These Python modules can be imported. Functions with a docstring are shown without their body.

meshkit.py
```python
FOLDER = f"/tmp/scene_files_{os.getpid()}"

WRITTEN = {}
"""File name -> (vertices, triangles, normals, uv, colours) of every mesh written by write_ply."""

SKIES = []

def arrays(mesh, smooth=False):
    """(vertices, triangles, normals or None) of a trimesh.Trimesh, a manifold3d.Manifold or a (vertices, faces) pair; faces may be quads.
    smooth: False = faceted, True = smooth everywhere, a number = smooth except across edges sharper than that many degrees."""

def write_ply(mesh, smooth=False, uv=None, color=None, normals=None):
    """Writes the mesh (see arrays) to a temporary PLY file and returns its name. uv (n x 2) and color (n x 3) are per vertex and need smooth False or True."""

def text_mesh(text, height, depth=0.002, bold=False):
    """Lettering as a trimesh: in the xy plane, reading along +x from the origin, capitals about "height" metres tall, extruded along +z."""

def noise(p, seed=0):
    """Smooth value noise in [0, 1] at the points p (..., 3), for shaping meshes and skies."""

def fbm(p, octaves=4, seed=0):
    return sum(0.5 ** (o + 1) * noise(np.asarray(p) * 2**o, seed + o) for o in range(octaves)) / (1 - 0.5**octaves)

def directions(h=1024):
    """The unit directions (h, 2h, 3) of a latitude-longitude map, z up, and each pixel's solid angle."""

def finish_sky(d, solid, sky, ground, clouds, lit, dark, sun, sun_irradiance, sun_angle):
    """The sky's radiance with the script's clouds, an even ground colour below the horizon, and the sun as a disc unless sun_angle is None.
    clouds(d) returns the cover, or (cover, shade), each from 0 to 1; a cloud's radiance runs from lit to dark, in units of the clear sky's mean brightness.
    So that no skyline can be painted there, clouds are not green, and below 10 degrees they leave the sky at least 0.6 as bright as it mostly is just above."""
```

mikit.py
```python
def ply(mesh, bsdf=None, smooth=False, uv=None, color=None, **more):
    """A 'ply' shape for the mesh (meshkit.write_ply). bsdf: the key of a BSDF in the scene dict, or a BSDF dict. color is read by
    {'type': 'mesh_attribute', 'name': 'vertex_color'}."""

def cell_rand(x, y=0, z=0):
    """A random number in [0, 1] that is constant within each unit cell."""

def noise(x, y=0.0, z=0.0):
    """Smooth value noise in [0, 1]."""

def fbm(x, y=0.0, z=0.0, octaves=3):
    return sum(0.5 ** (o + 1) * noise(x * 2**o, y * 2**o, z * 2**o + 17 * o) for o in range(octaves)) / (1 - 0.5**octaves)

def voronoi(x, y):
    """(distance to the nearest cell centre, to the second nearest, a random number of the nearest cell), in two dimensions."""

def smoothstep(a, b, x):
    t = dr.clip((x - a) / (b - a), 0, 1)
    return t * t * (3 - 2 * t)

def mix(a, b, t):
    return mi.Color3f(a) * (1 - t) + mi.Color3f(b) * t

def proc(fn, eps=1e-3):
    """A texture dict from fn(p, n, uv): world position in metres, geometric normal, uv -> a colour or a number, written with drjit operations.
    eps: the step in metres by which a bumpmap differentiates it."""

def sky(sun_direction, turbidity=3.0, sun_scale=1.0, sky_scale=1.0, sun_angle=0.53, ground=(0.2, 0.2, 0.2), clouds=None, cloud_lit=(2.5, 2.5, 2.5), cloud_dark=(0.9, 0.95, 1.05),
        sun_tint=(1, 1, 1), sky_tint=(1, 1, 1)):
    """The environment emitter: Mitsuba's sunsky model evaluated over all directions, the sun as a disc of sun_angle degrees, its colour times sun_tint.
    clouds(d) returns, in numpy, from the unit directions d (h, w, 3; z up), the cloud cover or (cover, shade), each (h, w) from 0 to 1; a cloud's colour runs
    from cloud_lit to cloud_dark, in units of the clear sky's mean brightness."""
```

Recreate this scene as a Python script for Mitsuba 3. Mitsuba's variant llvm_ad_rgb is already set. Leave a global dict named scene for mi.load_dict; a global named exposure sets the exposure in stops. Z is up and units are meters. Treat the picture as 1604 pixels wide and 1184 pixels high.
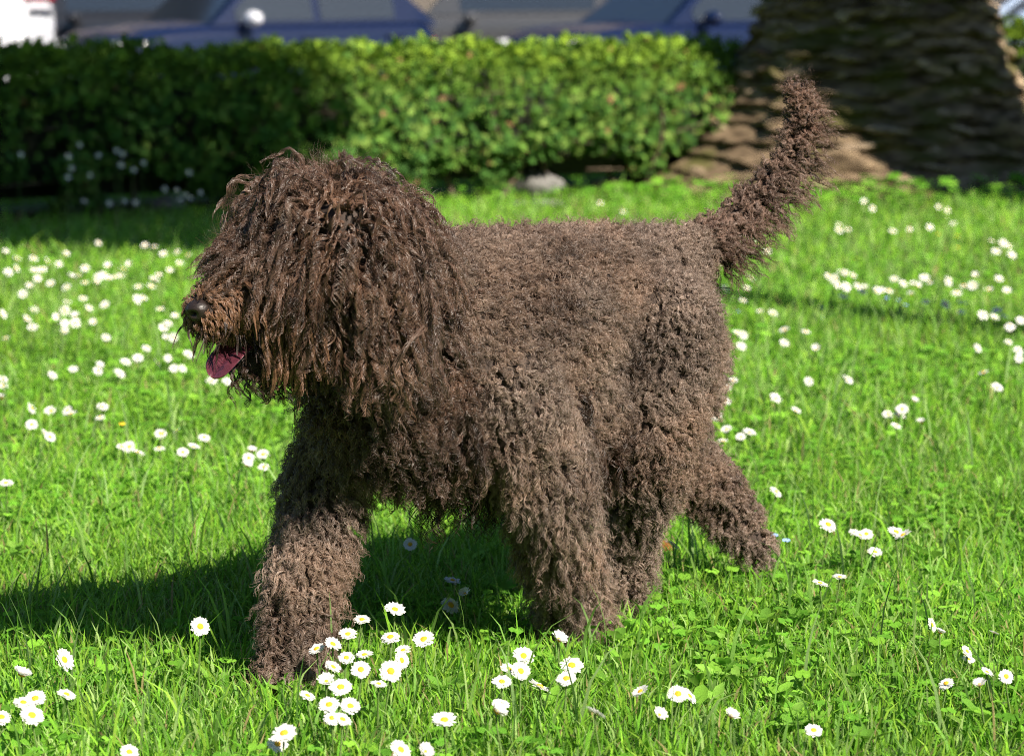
import math, os, numpy as np, trimesh, manifold3d as m3, mitsuba as mi, drjit as dr
import mikit, meshkit
from mikit import ply, proc, noise, fbm, smoothstep, mix

# ------------------------------------------------------------------ camera, sky, exposure
T = mi.ScalarTransform4f
CAM_Z, PITCH, FPX, CX, CY = 0.775, math.radians(7.1), 4600.0, 802.0, 592.0
SUN = np.array([0.476, -0.572, 0.669])
exposure = 2.75
scene, labels = {}, {}
scene['camera'] = {'type': 'thinlens', 'fov': math.degrees(2 * math.atan(CX / FPX)), 'fov_axis': 'x', 'aperture_radius': 0.0060,
                   'focus_distance': 3.40, 'near_clip': 0.05, 'far_clip': 400.0,
                   'to_world': T().look_at(origin=[0, 0, CAM_Z], target=[0, math.cos(PITCH), CAM_Z - math.sin(PITCH)], up=[0, 0, 1])}
scene['sky'] = mikit.sky(SUN.tolist(), turbidity=2.5, sky_scale=0.52, sun_tint=(0.91, 1.0, 1.17))
rng = np.random.default_rng(7)


def at(px, py, Y):
    """the point at depth Y that stands at a place of the photograph"""
    u, v = (px - CX) / FPX, (CY - py) / FPX
    d = np.array([u, math.cos(PITCH) + v * math.sin(PITCH), -math.sin(PITCH) + v * math.cos(PITCH)])
    return np.array([0, 0, CAM_Z]) + d * (Y / d[1])


def ground_at(px, py, z=0.0):
    u, v = (px - CX) / FPX, (CY - py) / FPX
    d = np.array([u, math.cos(PITCH) + v * math.sin(PITCH), -math.sin(PITCH) + v * math.cos(PITCH)])
    return np.array([0, 0, CAM_Z]) + d * ((z - CAM_Z) / d[2])


# ------------------------------------------------------------------ names
def numbered(name):
    if name not in scene and name not in labels:
        return name
    i = 1
    while f'{name}_{i:03d}' in scene or f'{name}_{i:03d}' in labels:
        i += 1
    return f'{name}_{i:03d}'


def thing(name, label, cat=None, group=None, kind=None):
    key = numbered(name)
    labels[key] = {'label': label}
    for k, v in (('category', cat), ('group', group), ('kind', kind)):
        if v:
            labels[key][k] = v
    return key


def part(root, name, shape, label=None, kind=None):
    key = numbered(f'{root}__{name}')
    scene[key] = shape
    if label or kind:
        labels[key] = {k: v for k, v in (('label', label), ('kind', kind)) if v}
    return key


def one(name, shape, label, cat=None, group=None, kind=None):
    key = thing(name, label, cat, group, kind)
    scene[key] = shape
    return key


# ------------------------------------------------------------------ materials
def C(*c):
    return {'type': 'rgb', 'value': list(map(float, c))}


def mat(key, base, rough=0.5, two=True, **kw):
    b = {'type': 'principled', 'base_color': base if isinstance(base, dict) else C(*base), 'roughness': rough, **kw}
    scene[key] = {'type': 'twosided', 'bsdf': b} if two else b
    return key


VC = {'type': 'mesh_attribute', 'name': 'vertex_color'}


def leaf_mat(key, base, rough=0.4, trans=0.9):
    scene[key] = {'type': 'principledthin', 'base_color': base if isinstance(base, dict) else C(*base), 'roughness': rough, 'diff_trans': trans, 'eta': 1.45}
    return key


def fur_tex(dark, light, s1=90.0, s2=14.0):
    def fn(p, n, uv):
        a = noise(p.x * s1, p.y * s1, p.z * s1)
        b = noise(p.x * s2 + 31, p.y * s2, p.z * s2)
        c = mix(dark, light, dr.clip(0.75 * a + 0.75 * b - 0.27, 0, 1))
        w = smoothstep(0.40, 0.70, fbm(p.x * 9 + 5, p.y * 9, p.z * 9, 3))
        return mix(c, c * mi.Color3f(1.06, 0.96, 0.88), w)
    return proc(fn)


mat('m_fur_body', fur_tex((0.058, 0.040, 0.032), (0.31, 0.23, 0.185)), 0.36, specular=0.6)
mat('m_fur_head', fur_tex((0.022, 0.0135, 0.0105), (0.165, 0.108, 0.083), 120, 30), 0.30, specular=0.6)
mat('m_fur_tail', fur_tex((0.048, 0.029, 0.022), (0.26, 0.17, 0.132), 110, 20), 0.38, specular=0.5)
mat('m_fur_muzzle', fur_tex((0.06, 0.032, 0.019), (0.27, 0.155, 0.095), 110, 25), 0.36, specular=0.6)
mat('m_fur_ear', fur_tex((0.026, 0.015, 0.011), (0.185, 0.112, 0.078), 110, 26), 0.31, specular=0.6)
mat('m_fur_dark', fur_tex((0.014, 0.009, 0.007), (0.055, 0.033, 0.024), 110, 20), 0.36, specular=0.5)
mat('m_skin', (0.045, 0.030, 0.023), 0.8)
mat('m_mouth', (0.03, 0.008, 0.009), 0.5)


def nose_tex(p, n, uv):
    return mix((0.009, 0.006, 0.005), (0.030, 0.020, 0.017), noise(p.x * 1200, p.y * 1200, p.z * 1200))


mat('m_nose', proc(nose_tex), 0.42, specular=0.5)
mat('m_tongue', proc(lambda p, n, uv: mix((0.060, 0.013, 0.024), (0.135, 0.034, 0.050), fbm(p.x * 160, p.y * 160, p.z * 160))), 0.30, specular=0.6)
leaf_mat('m_grass', VC, 0.42, 0.85)
leaf_mat('m_leaf', VC, 0.20, 0.65)
leaf_mat('m_clover', VC, 0.45, 0.8)
leaf_mat('m_petal', (0.82, 0.82, 0.80), 0.6, 0.5)
mat('m_daisy_disc', (0.75, 0.42, 0.02), 0.8)
mat('m_daisy_stem', (0.12, 0.20, 0.05), 0.6)
mat('m_flower_vc', VC, 0.7)


def soil_tex(p, n, uv):
    a = fbm(p.x * 3, p.y * 3, 1.0, 4)
    b = fbm(p.x * 40, p.y * 40, 2.0, 3)
    return mix((0.045, 0.075, 0.016), (0.085, 0.165, 0.025), dr.clip(a * 0.7 + b * 0.5 - 0.1, 0, 1))


mat('m_lawn', proc(soil_tex), 0.95)


def asphalt_tex(p, n, uv):
    return mix((0.035, 0.036, 0.038), (0.075, 0.074, 0.072), dr.clip(0.6 * fbm(p.x * 0.7, p.y * 0.7, 0.0) + 0.5 * noise(p.x * 120, p.y * 120), 0, 1))


mat('m_asphalt', proc(asphalt_tex), 0.9)
mat('m_stone', proc(lambda p, n, uv: mix((0.09, 0.088, 0.085), (0.24, 0.235, 0.23), fbm(p.x * 18, p.y * 18, p.z * 18, 4))), 0.9)
mat('m_kerb', proc(lambda p, n, uv: mix((0.20, 0.19, 0.18), (0.34, 0.33, 0.31), fbm(p.x * 9, p.y * 9, p.z * 9))), 0.9)


def bark_tex(p, n, uv):
    a = fbm(p.x * 14, p.y * 14, p.z * 40, 4)
    moss = smoothstep(0.50, 0.68, fbm(p.x * 5 + 9, p.y * 5, p.z * 6, 3))
    c = mix((0.040, 0.027, 0.016), (0.34, 0.25, 0.16), dr.clip(a * 1.7 - 0.5, 0, 1))
    return mix(c, (0.075, 0.085, 0.018), moss * 0.7)


scene['m_bark'] = {'type': 'twosided', 'bsdf': {'type': 'principled', 'base_color': proc(bark_tex), 'roughness': 0.95, 'specular': 0.2}}
mat('m_leaf_base', proc(lambda p, n, uv: mix((0.08, 0.055, 0.034), (0.48, 0.37, 0.25), dr.clip(fbm(p.x * 16, p.y * 16, p.z * 50, 4) * 1.5 - .3, 0, 1))), 0.95)
mat('m_twig', proc(lambda p, n, uv: mix((0.05, 0.035, 0.022), (0.16, 0.12, 0.085), fbm(p.x * 60, p.y * 60, p.z * 60))), 0.9)
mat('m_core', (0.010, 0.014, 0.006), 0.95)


# ------------------------------------------------------------------ geometry helpers
def quads(n_rows, n_cols, wrap=False, base=0):
    r, c = np.meshgrid(np.arange(n_rows - 1), np.arange(n_cols if wrap else n_cols - 1), indexing='ij')
    c2 = (c + 1) % n_cols
    q = np.stack([r * n_cols + c, r * n_cols + c2, (r + 1) * n_cols + c2, (r + 1) * n_cols + c], -1).reshape(-1, 4) + base
    return np.vstack([q[:, [0, 1, 2]], q[:, [0, 2, 3]]])


def tube(pts, rad, sides=6):
    p = np.asarray(pts, float)
    t = np.gradient(p, axis=0)
    t /= np.linalg.norm(t, axis=1, keepdims=True) + 1e-12
    ref = np.array([0, 0, 1.0]) if abs(t[:, 2]).mean() < 0.8 else np.array([1.0, 0, 0])
    a = np.cross(t, ref); a /= np.linalg.norm(a, axis=1, keepdims=True) + 1e-12
    b = np.cross(t, a)
    ang = np.arange(sides) * 2 * math.pi / sides
    r = np.broadcast_to(rad, (len(p),))[:, None, None]
    v = p[:, None] + r * (np.cos(ang)[None, :, None] * a[:, None] + np.sin(ang)[None, :, None] * b[:, None])
    v = np.vstack([v.reshape(-1, 3), p[:1], p[-1:]])
    n = len(p) * sides
    f = quads(len(p), sides, True)
    i = np.arange(sides); j = (i + 1) % sides
    f = np.vstack([f, np.stack([j, i, np.full(sides, n)], 1), np.stack([i + n - sides, j + n - sides, np.full(sides, n + 1)], 1)])
    return v, f


def join(ms):
    vs, fs, k = [], [], 0
    for v, f in ms:
        vs.append(v); fs.append(np.asarray(f) + k); k += len(v)
    return np.vstack(vs), np.vstack(fs)


def box(lo, hi):
    b = trimesh.creation.box(bounds=[lo, hi])
    return np.array(b.vertices), np.array(b.faces)


def blades(base, h, w, lean_dir, lean, face, col, segs=3, curl=0.5):
    """grass blades: base (n,3), height, width, the way they lean and how far, the facing angle, a colour each"""
    n = len(base)
    t = np.linspace(0, 1, segs + 1)
    ld = np.stack([np.cos(lean_dir), np.sin(lean_dir), np.zeros(n)], 1)
    wd = np.stack([np.cos(face), np.sin(face), np.zeros(n)], 1)
    th = lean[:, None] * (t[None] ** (1 + curl))                      # angle from upright along the blade
    mid = (th[:, 1:] + th[:, :-1]) / 2
    dx = np.concatenate([np.zeros((n, 1)), np.cumsum(np.sin(mid), 1)], 1) * (h / segs)[:, None]
    dz = np.concatenate([np.zeros((n, 1)), np.cumsum(np.cos(mid), 1)], 1) * (h / segs)[:, None]
    c = base[:, None] + ld[:, None] * dx[..., None] + np.array([0, 0, 1.0]) * dz[..., None]
    prof = np.array([0.75, 1.0, 0.8, 0.5])[:segs] if segs <= 4 else np.linspace(1, .4, segs)
    L = c[:, :segs] - wd[:, None] * (w[:, None] * prof[None] * 0.5)[..., None]
    R = c[:, :segs] + wd[:, None] * (w[:, None] * prof[None] * 0.5)[..., None]
    k = 2 * segs + 1
    v = np.empty((n, k, 3))
    v[:, 0:2 * segs:2], v[:, 1:2 * segs:2], v[:, 2 * segs] = L, R, c[:, segs]
    f = []
    for s in range(segs - 1):
        a = 2 * s
        f += [[a, a + 1, a + 3], [a, a + 3, a + 2]]
    f.append([2 * segs - 2, 2 * segs - 1, 2 * segs])
    f = (np.array(f)[None] + (np.arange(n) * k)[:, None, None]).reshape(-1, 3)
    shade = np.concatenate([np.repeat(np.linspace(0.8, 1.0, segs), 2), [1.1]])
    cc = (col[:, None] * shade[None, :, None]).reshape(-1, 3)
    return v.reshape(-1, 3), f, cc


def leaves(pos, nrm, up, size, aspect, col, fold=0.25, jag=0):
    """oval leaves of six triangles folded along the midrib: pos, normal, the way the tip points"""
    n = len(pos)
    nrm = nrm / np.linalg.norm(nrm, axis=1, keepdims=True)
    tip = up - nrm * (up * nrm).sum(1, keepdims=True)
    tip /= np.linalg.norm(tip, axis=1, keepdims=True) + 1e-9
    side = np.cross(nrm, tip)
    sh = np.array([[0, -.5, 0], [0.5, -.12, fold], [0.42, .25, fold], [0, .5, 0], [-.42, .25, fold], [-.5, -.12, fold], [0, 0, 0]])
    x, y, z = sh[:, 0][None] * (size * aspect)[:, None], sh[:, 1][None] * size[:, None], sh[:, 2][None] * (size * aspect * 0.5)[:, None]
    v = pos[:, None] + side[:, None] * x[..., None] + tip[:, None] * y[..., None] + nrm[:, None] * z[..., None]
    f = np.array([[0, 1, 6], [1, 2, 6], [2, 3, 6], [3, 4, 6], [4, 5, 6], [5, 0, 6]])
    f = (f[None] + (np.arange(n) * 7)[:, None, None]).reshape(-1, 3)
    return v.reshape(-1, 3), f, np.repeat(col, 7, axis=0)


def rand_col(n, cols, jitter=0.15):
    cols = np.array(cols, float)
    c = cols[rng.integers(0, len(cols), n)]
    return np.clip(c * (1 + jitter * rng.normal(size=(n, 1))), 0.004, 0.9)


def unit(v):
    v = np.asarray(v, float)
    return v / (np.linalg.norm(v, axis=-1, keepdims=True) + 1e-12)


# ------------------------------------------------------------------ the setting: lawn, street
HA, HD = np.array([-1.90, 10.60]), unit(np.array([0.784, 0.62]))       # the hedge's front foot line
HN = np.array([HD[1], -HD[0]])                                        # towards the lawn


def lawn_z(x, y):
    return 0.012 * (np.sin(x * 1.7 + 0.6 * y) * np.cos(y * 1.3)) * np.clip((y - 4.2) / 2, 0, 1)


def edge_y(x):                                                        # where the lawn ends behind the hedge
    return 15.3 + 0.0 * x


gx = np.concatenate([np.linspace(-60, -4, 15)[:-1], np.linspace(-4, 5, 91), np.linspace(5, 60, 15)[1:]])
gy = np.concatenate([np.linspace(-30, 2, 9)[:-1], np.linspace(2, 15.3, 120)])
X, Y = np.meshgrid(gx, gy)
V = np.stack([X, Y, lawn_z(X, Y)], -1).reshape(-1, 3)
one('lawn', ply((V, quads(len(gy), len(gx))), 'm_lawn', smooth=True), 'mown green lawn in front of the hedge', kind='structure')
one('kerb', ply(box([-60, 15.3, -0.6], [60, 15.55, 0.01]), 'm_kerb'), 'stone kerb between the lawn and the street', kind='structure')
sx, sy = np.linspace(-120, 120, 3), np.linspace(15.55, 200, 3)
X, Y = np.meshgrid(sx, sy)
one('street', ply((np.stack([X, Y, 0 * X - 0.30], -1).reshape(-1, 3), quads(3, 3)), 'm_asphalt'), 'dark asphalt street with parked cars', kind='structure')


# ------------------------------------------------------------------ the hedge
def hedge(key, A, D, length, depth, height, n_leaves, cols, seed, n_part=0, stems=26):
    r = np.random.default_rng(seed)
    N = np.array([D[1], -D[0]])

    def P(s, d, z):                                                   # s along, d back from the front foot, z up
        xy = A + D * np.asarray(s)[..., None] - N * np.asarray(d)[..., None]
        return np.concatenate([xy, np.asarray(z)[..., None]], -1)

    # shell: front, rounded shoulder, top and back
    prof = np.array([[0.10, 0.05], [0.05, 0.16], [0.0, 0.30], [0.01, 0.45], [0.07, 0.58], [0.18, 0.65], [0.34, 0.68], [0.50, 0.67], [0.62, 0.6], [0.66, 0.3], [0.62, 0.08]])
    prof = prof * np.array([depth / 0.66, height / 0.68])
    cum = np.concatenate([[0], np.cumsum(np.linalg.norm(np.diff(prof, axis=0), axis=1))])
    u = r.random(n_leaves) ** 1.25 * cum[-1]
    s = r.random(n_leaves) * length
    d, z = np.interp(u, cum, prof[:, 0]), np.interp(u, cum, prof[:, 1])
    du = np.interp(u + 0.02, cum, prof[:, 0]) - np.interp(u - 0.02, cum, prof[:, 0])
    dz = np.interp(u + 0.02, cum, prof[:, 1]) - np.interp(u - 0.02, cum, prof[:, 1])
    out2 = unit(np.stack([dz, -du], 1))                               # (towards the lawn, up)
    clump = meshkit.fbm(np.stack([s * 6, u * 7, 0 * s + seed], 1), 3) - 0.5
    deep = r.random(n_leaves) ** 1.6 * 0.13 - 0.20 * clump
    d, z = d + out2[:, 0] * deep * 1.0, z - out2[:, 1] * deep * 0.55
    gap = meshkit.noise(np.stack([s * 5, z * 6, 0 * s + 3 + seed], 1))
    keep = ~((z < 0.16) & (gap > 0.42)) & ~((gap > 0.70) & (z < 0.5 * height / 0.68) & (deep < 0.06)) & (z > 0.03) & (s < length - 0.42 * (1 - z / height) - 0.05 * r.random(n_leaves))
    s, d, z, out2, clump, deep = (a[keep] for a in (s, d, z, out2, clump, deep))
    n = len(s)
    nrm = np.concatenate([N[None] * out2[:, :1], out2[:, 1:]], 1) + np.array([0, 0, 0.35]) + r.normal(size=(n, 3)) * 0.55
    tip = np.concatenate([N[None] * out2[:, :1] * 0.6, out2[:, 1:] * 0.8 + 0.5], 1) + r.normal(size=(n, 3)) * 0.6
    size = r.uniform(0.026, 0.056, n)
    col = np.array(cols)[r.integers(0, len(cols), n)] * (1 + 0.24 * r.normal(size=(n, 1)))
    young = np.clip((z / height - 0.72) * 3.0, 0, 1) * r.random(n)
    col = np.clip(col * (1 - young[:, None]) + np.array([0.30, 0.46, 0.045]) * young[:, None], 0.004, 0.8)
    dead = r.random(n) < 0.012
    col[dead] = [0.32, 0.20, 0.10]
    pos = P(s, d, z)
    big = np.zeros(n, bool)
    if n_part:
        seen = np.where((deep < 0.0) & (d < 0.3 * depth) & (np.abs(pos[:, 0] / pos[:, 1]) < 0.17))[0]
        big[seen[np.argsort(-size[seen])[:n_part]]] = True
    lv = leaves(pos[~big], nrm[~big], tip[~big], size[~big], np.full((~big).sum(), 0.62), col[~big])
    part(key, 'foliage', ply(lv[:2], 'm_leaf', smooth=True, color=lv[2]), kind='stuff')
    if n_part:
        idx = np.where(big)[0]
        one_leaf = leaves(np.zeros((1, 3)), np.array([[0, 0, 1.0]]), np.array([[0, 1.0, 0]]), np.ones(1), np.full(1, 0.62), np.ones((1, 3)))
        shades = [ply(one_leaf[:2], 'm_leaf', smooth=True, color=np.repeat([c], 7, axis=0)) for c in cols]
        for k in idx:
            z3 = unit(nrm[k]); y3 = unit(tip[k] - z3 * (tip[k] @ z3)); x3 = np.cross(y3, z3)
            M = np.eye(4); M[:3, 0], M[:3, 1], M[:3, 2], M[:3, 3] = x3 * size[k], y3 * size[k], z3 * size[k], pos[k]
            part(key, 'leaf', {**shades[k % len(shades)], 'to_world': T(M)})
    tb = []
    for k in range(stems):
        s0, d0 = r.random() * length, r.uniform(0.15, 0.5) * depth
        z1, s1, d1 = r.uniform(0.3, 0.6) * height / 0.68, s0 + r.normal() * 0.12, d0 + r.normal() * 0.12
        tb.append(tube(P(np.array([s0, (s0 + s1) / 2 + r.normal() * 0.03, s1]), np.array([d0, (d0 + d1) / 2, np.clip(d1, 0.03, depth - .03)]), np.array([-0.02, z1 * 0.5, z1])), np.array([0.013, 0.010, 0.005]), 5))
        for q in range(3):
            zz = z1 * r.uniform(0.3, 0.9)
            s2, d2 = s0 + r.normal() * 0.25, d0 - r.uniform(0, 0.3)
            tb.append(tube(P(np.array([s0, s2]), np.array([d0, max(d2, 0.02)]), np.array([zz, zz + r.uniform(-0.02, 0.15)])), np.array([0.006, 0.003]), 4))
    part(key, 'stem', ply(join(tb), 'm_twig', smooth=True), kind='stuff')
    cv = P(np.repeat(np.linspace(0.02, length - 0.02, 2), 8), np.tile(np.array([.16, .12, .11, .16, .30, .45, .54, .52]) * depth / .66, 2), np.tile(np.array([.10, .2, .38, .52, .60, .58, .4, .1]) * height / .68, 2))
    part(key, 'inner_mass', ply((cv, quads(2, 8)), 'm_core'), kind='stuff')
    return P


GREENS = [(0.10, 0.22, 0.045), (0.075, 0.18, 0.04), (0.14, 0.27, 0.05), (0.20, 0.32, 0.07), (0.055, 0.13, 0.035)]
hk = thing('hedge', 'clipped green hedge of small glossy leaves running from left edge to palm trunk', 'hedge')
hedge(hk, HA - HD * 1.75, HD, 5.8, 0.85, 0.585, 34000, GREENS, 3, n_part=290)
hk2 = thing('hedge', 'dark shaded hedge at right edge behind the palm trunk', 'hedge')
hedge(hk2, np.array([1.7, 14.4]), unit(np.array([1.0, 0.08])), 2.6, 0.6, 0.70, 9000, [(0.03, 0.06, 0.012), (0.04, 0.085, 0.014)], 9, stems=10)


def rock(c, r3, seed):
    m = trimesh.creation.icosphere(subdivisions=3)
    v = np.array(m.vertices)
    k = meshkit.fbm(v * 1.3 + seed, 3)[:, None]
    v = v * (0.72 + 0.55 * k) * np.array(r3) + np.array(c)
    return v, np.array(m.faces)


for px, py, Yd, r3, lab in ((842, 290, 12.40, (.11, .07, .055), 'pale grey stone under the hedge above the dog back'), (772, 296, 12.25, (.05, .05, .05), 'smaller pale stone under the hedge left of the larger grey stone'),
                            (845, 320, 11.75, (.10, .05, .016), 'flat tan stone lying in grass before the hedge'), (262, 322, 11.2, (.07, .05, .04), 'dim grey stone under the shaded part of the hedge')):
    c = at(px, py, Yd)
    c[2] = max(c[2], r3[2] * 0.55)
    one('stone', ply(rock(c, r3, px), 'm_stone', smooth=True), lab, 'stone')


# ------------------------------------------------------------------ palms
def palm(key, cx, cy, r0, r1, h, seed, flare=0.45, skirt=True):
    r = np.random.default_rng(seed)
    nt, nz = 150, int(min(h, 4.5) / 0.014)
    th, z = np.meshgrid(np.arange(nt) * 2 * math.pi / nt, np.linspace(0, 1, nz) ** 1.25 * (h + 0.05) - 0.05)
    R = r1 + (r0 - r1) * np.exp(-np.clip(z, 0, 99) / flare) + (0.20 * np.exp(-np.clip(z, 0, 9) / 0.13) if skirt else 0)
    q = np.stack([np.cos(th) * 2.2, np.sin(th) * 2.2, z * 2.2], -1)
    warp = meshkit.fbm(q + seed, 3) - 0.5
    row = z / 0.075 + 1.6 * warp + 0.12 * np.sin(th * 3 + 2)
    ri, rf = np.floor(row), row - np.floor(row)
    colu = th / (2 * math.pi) * 15 + 0.5 * (ri % 2) + 0.3 * meshkit.noise(np.stack([ri * 1.7, ri * 0 + 5, ri * 0], -1))
    ci, cf = np.floor(colu), colu - np.floor(colu)
    rnd = meshkit.noise(np.stack([ri * 7.31, (ci % 15) * 5.17, ri * 0 + seed], -1))
    ledge = (1 - rf) ** 1.6 * (0.4 + 0.9 * rnd) * (1 - 0.6 * np.abs(2 * cf - 1) ** 4)
    knob = np.exp(-np.clip(z - 0.05, 0, 9) / 0.2) * (meshkit.fbm(q * 2.4 + 40, 3) - 0.45) * 0.34
    R = R + 0.055 * ledge + 0.16 * warp * np.exp(-z / 1.2) + knob + 0.02 * (meshkit.fbm(q * 7, 3) - 0.5)
    V = np.stack([cx + R * np.cos(th), cy + R * np.sin(th), z], -1).reshape(-1, 3)
    part(key, 'trunk', ply((V, quads(nz, nt, True)), 'm_bark', smooth=True))
    if skirt:
        va = []
        for w in range(6):
            m = trimesh.creation.icosphere(subdivisions=2)
            v = np.array(m.vertices)
            v = v * (0.7 + 0.65 * meshkit.fbm(v * 1.6 + w * 11, 3)[:, None])
            v[:, 2] -= 0.35 * np.clip(v[:, 0], 0, 2) ** 2
            va.append([ply((v, m.faces), b, smooth=35) for b in ('m_bark', 'm_leaf_base')])
        view = math.atan2(-cy, -cx)
        for k in range(285):
            zz = 0.05 + 1.05 * r.random() ** 0.85
            a = view + r.uniform(-1.75, 1.75)
            zz = round(zz / 0.072) * 0.072 + r.normal() * 0.012
            j, i = int(np.clip(np.searchsorted(z[:, 0], zz), 0, nz - 1)), int((a % (2 * math.pi)) / (2 * math.pi) * nt) % nt
            rad = R[j, i] - 0.004
            sc = [r.uniform(.022, .050), r.uniform(.035, .105), r.uniform(.008, .017)]
            part(key, 'leaf_base', {**va[k % 6][int(r.random() < .45)], 'to_world': T().translate([cx + rad * math.cos(a), cy + rad * math.sin(a), zz]).rotate([0, 0, 1], math.degrees(a)).rotate([1, 0, 0], float(r.normal() * 9)).rotate([0, 1, 0], float(10 + r.normal() * 14)).scale(sc)})
        for k in range(5):
            a = view - 0.8 + r.normal() * 0.5 if k < 3 else view + r.uniform(.6, 1.3)
            zz = r.uniform(0.03, 0.36)
            j, i = int(np.clip(np.searchsorted(z[:, 0], zz), 0, nz - 1)), int((a % (2 * math.pi)) / (2 * math.pi) * nt) % nt
            part(key, 'root_burl', {**va[k % 6][0], 'to_world': T().translate([cx + R[j, i] * math.cos(a), cy + R[j, i] * math.sin(a), zz]).rotate([0, 0, 1], math.degrees(a)).scale([r.uniform(.05, .09), r.uniform(.10, .17), r.uniform(.05, .09)])})
    # crown of arching fronds
    fr, fc = [], []
    for k in range(46):
        a, el = r.random() * 2 * math.pi, r.uniform(-0.25, 1.25)
        L = r.uniform(2.2, 3.0)
        t = np.linspace(0, 1, 14)
        e = el - 1.25 * t ** 1.4
        rr, zz = np.concatenate([[0], np.cumsum(np.cos(e[1:]) * L / 13)]), np.concatenate([[0], np.cumsum(np.sin(e[1:]) * L / 13)])
        p = np.stack([cx + (0.2 + rr) * math.cos(a), cy + (0.2 + rr) * math.sin(a), h + zz], -1)
        v, f = tube(p, np.linspace(0.022, 0.004, 14), 4)
        fr.append((v, f)); fc.append(np.repeat([[0.10, 0.13, 0.03]], len(v), 0))
        m = 52
        tt = np.linspace(0.12, 1, m)
        pp = np.stack([np.interp(tt, t, p[:, i]) for i in range(3)], -1)
        dirv = unit(np.gradient(pp, axis=0))
        for sgn in (-1, 1):
            sd = np.array([-math.sin(a), math.cos(a), 0]) * sgn
            tip = unit(sd + dirv * 0.7 + np.array([0, 0, 0.15])) 
            ll = 0.42 * np.sin(np.clip(tt * 1.02, 0, 1) * math.pi * 0.86 + 0.32)
            lv = leaves(pp + tip * ll[:, None] * 0.5, unit(np.cross(tip, dirv)) + 0.1 * r.normal(size=(m, 3)), tip, ll, np.full(m, 0.07), rand_col(m, [(0.05, 0.085, 0.02), (0.065, 0.10, 0.025)]))
            fr.append(lv[:2]); fc.append(lv[2])
    part(key, 'crown', ply(join(fr), 'm_leaf', smooth=True, color=np.vstack(fc)))


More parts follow.
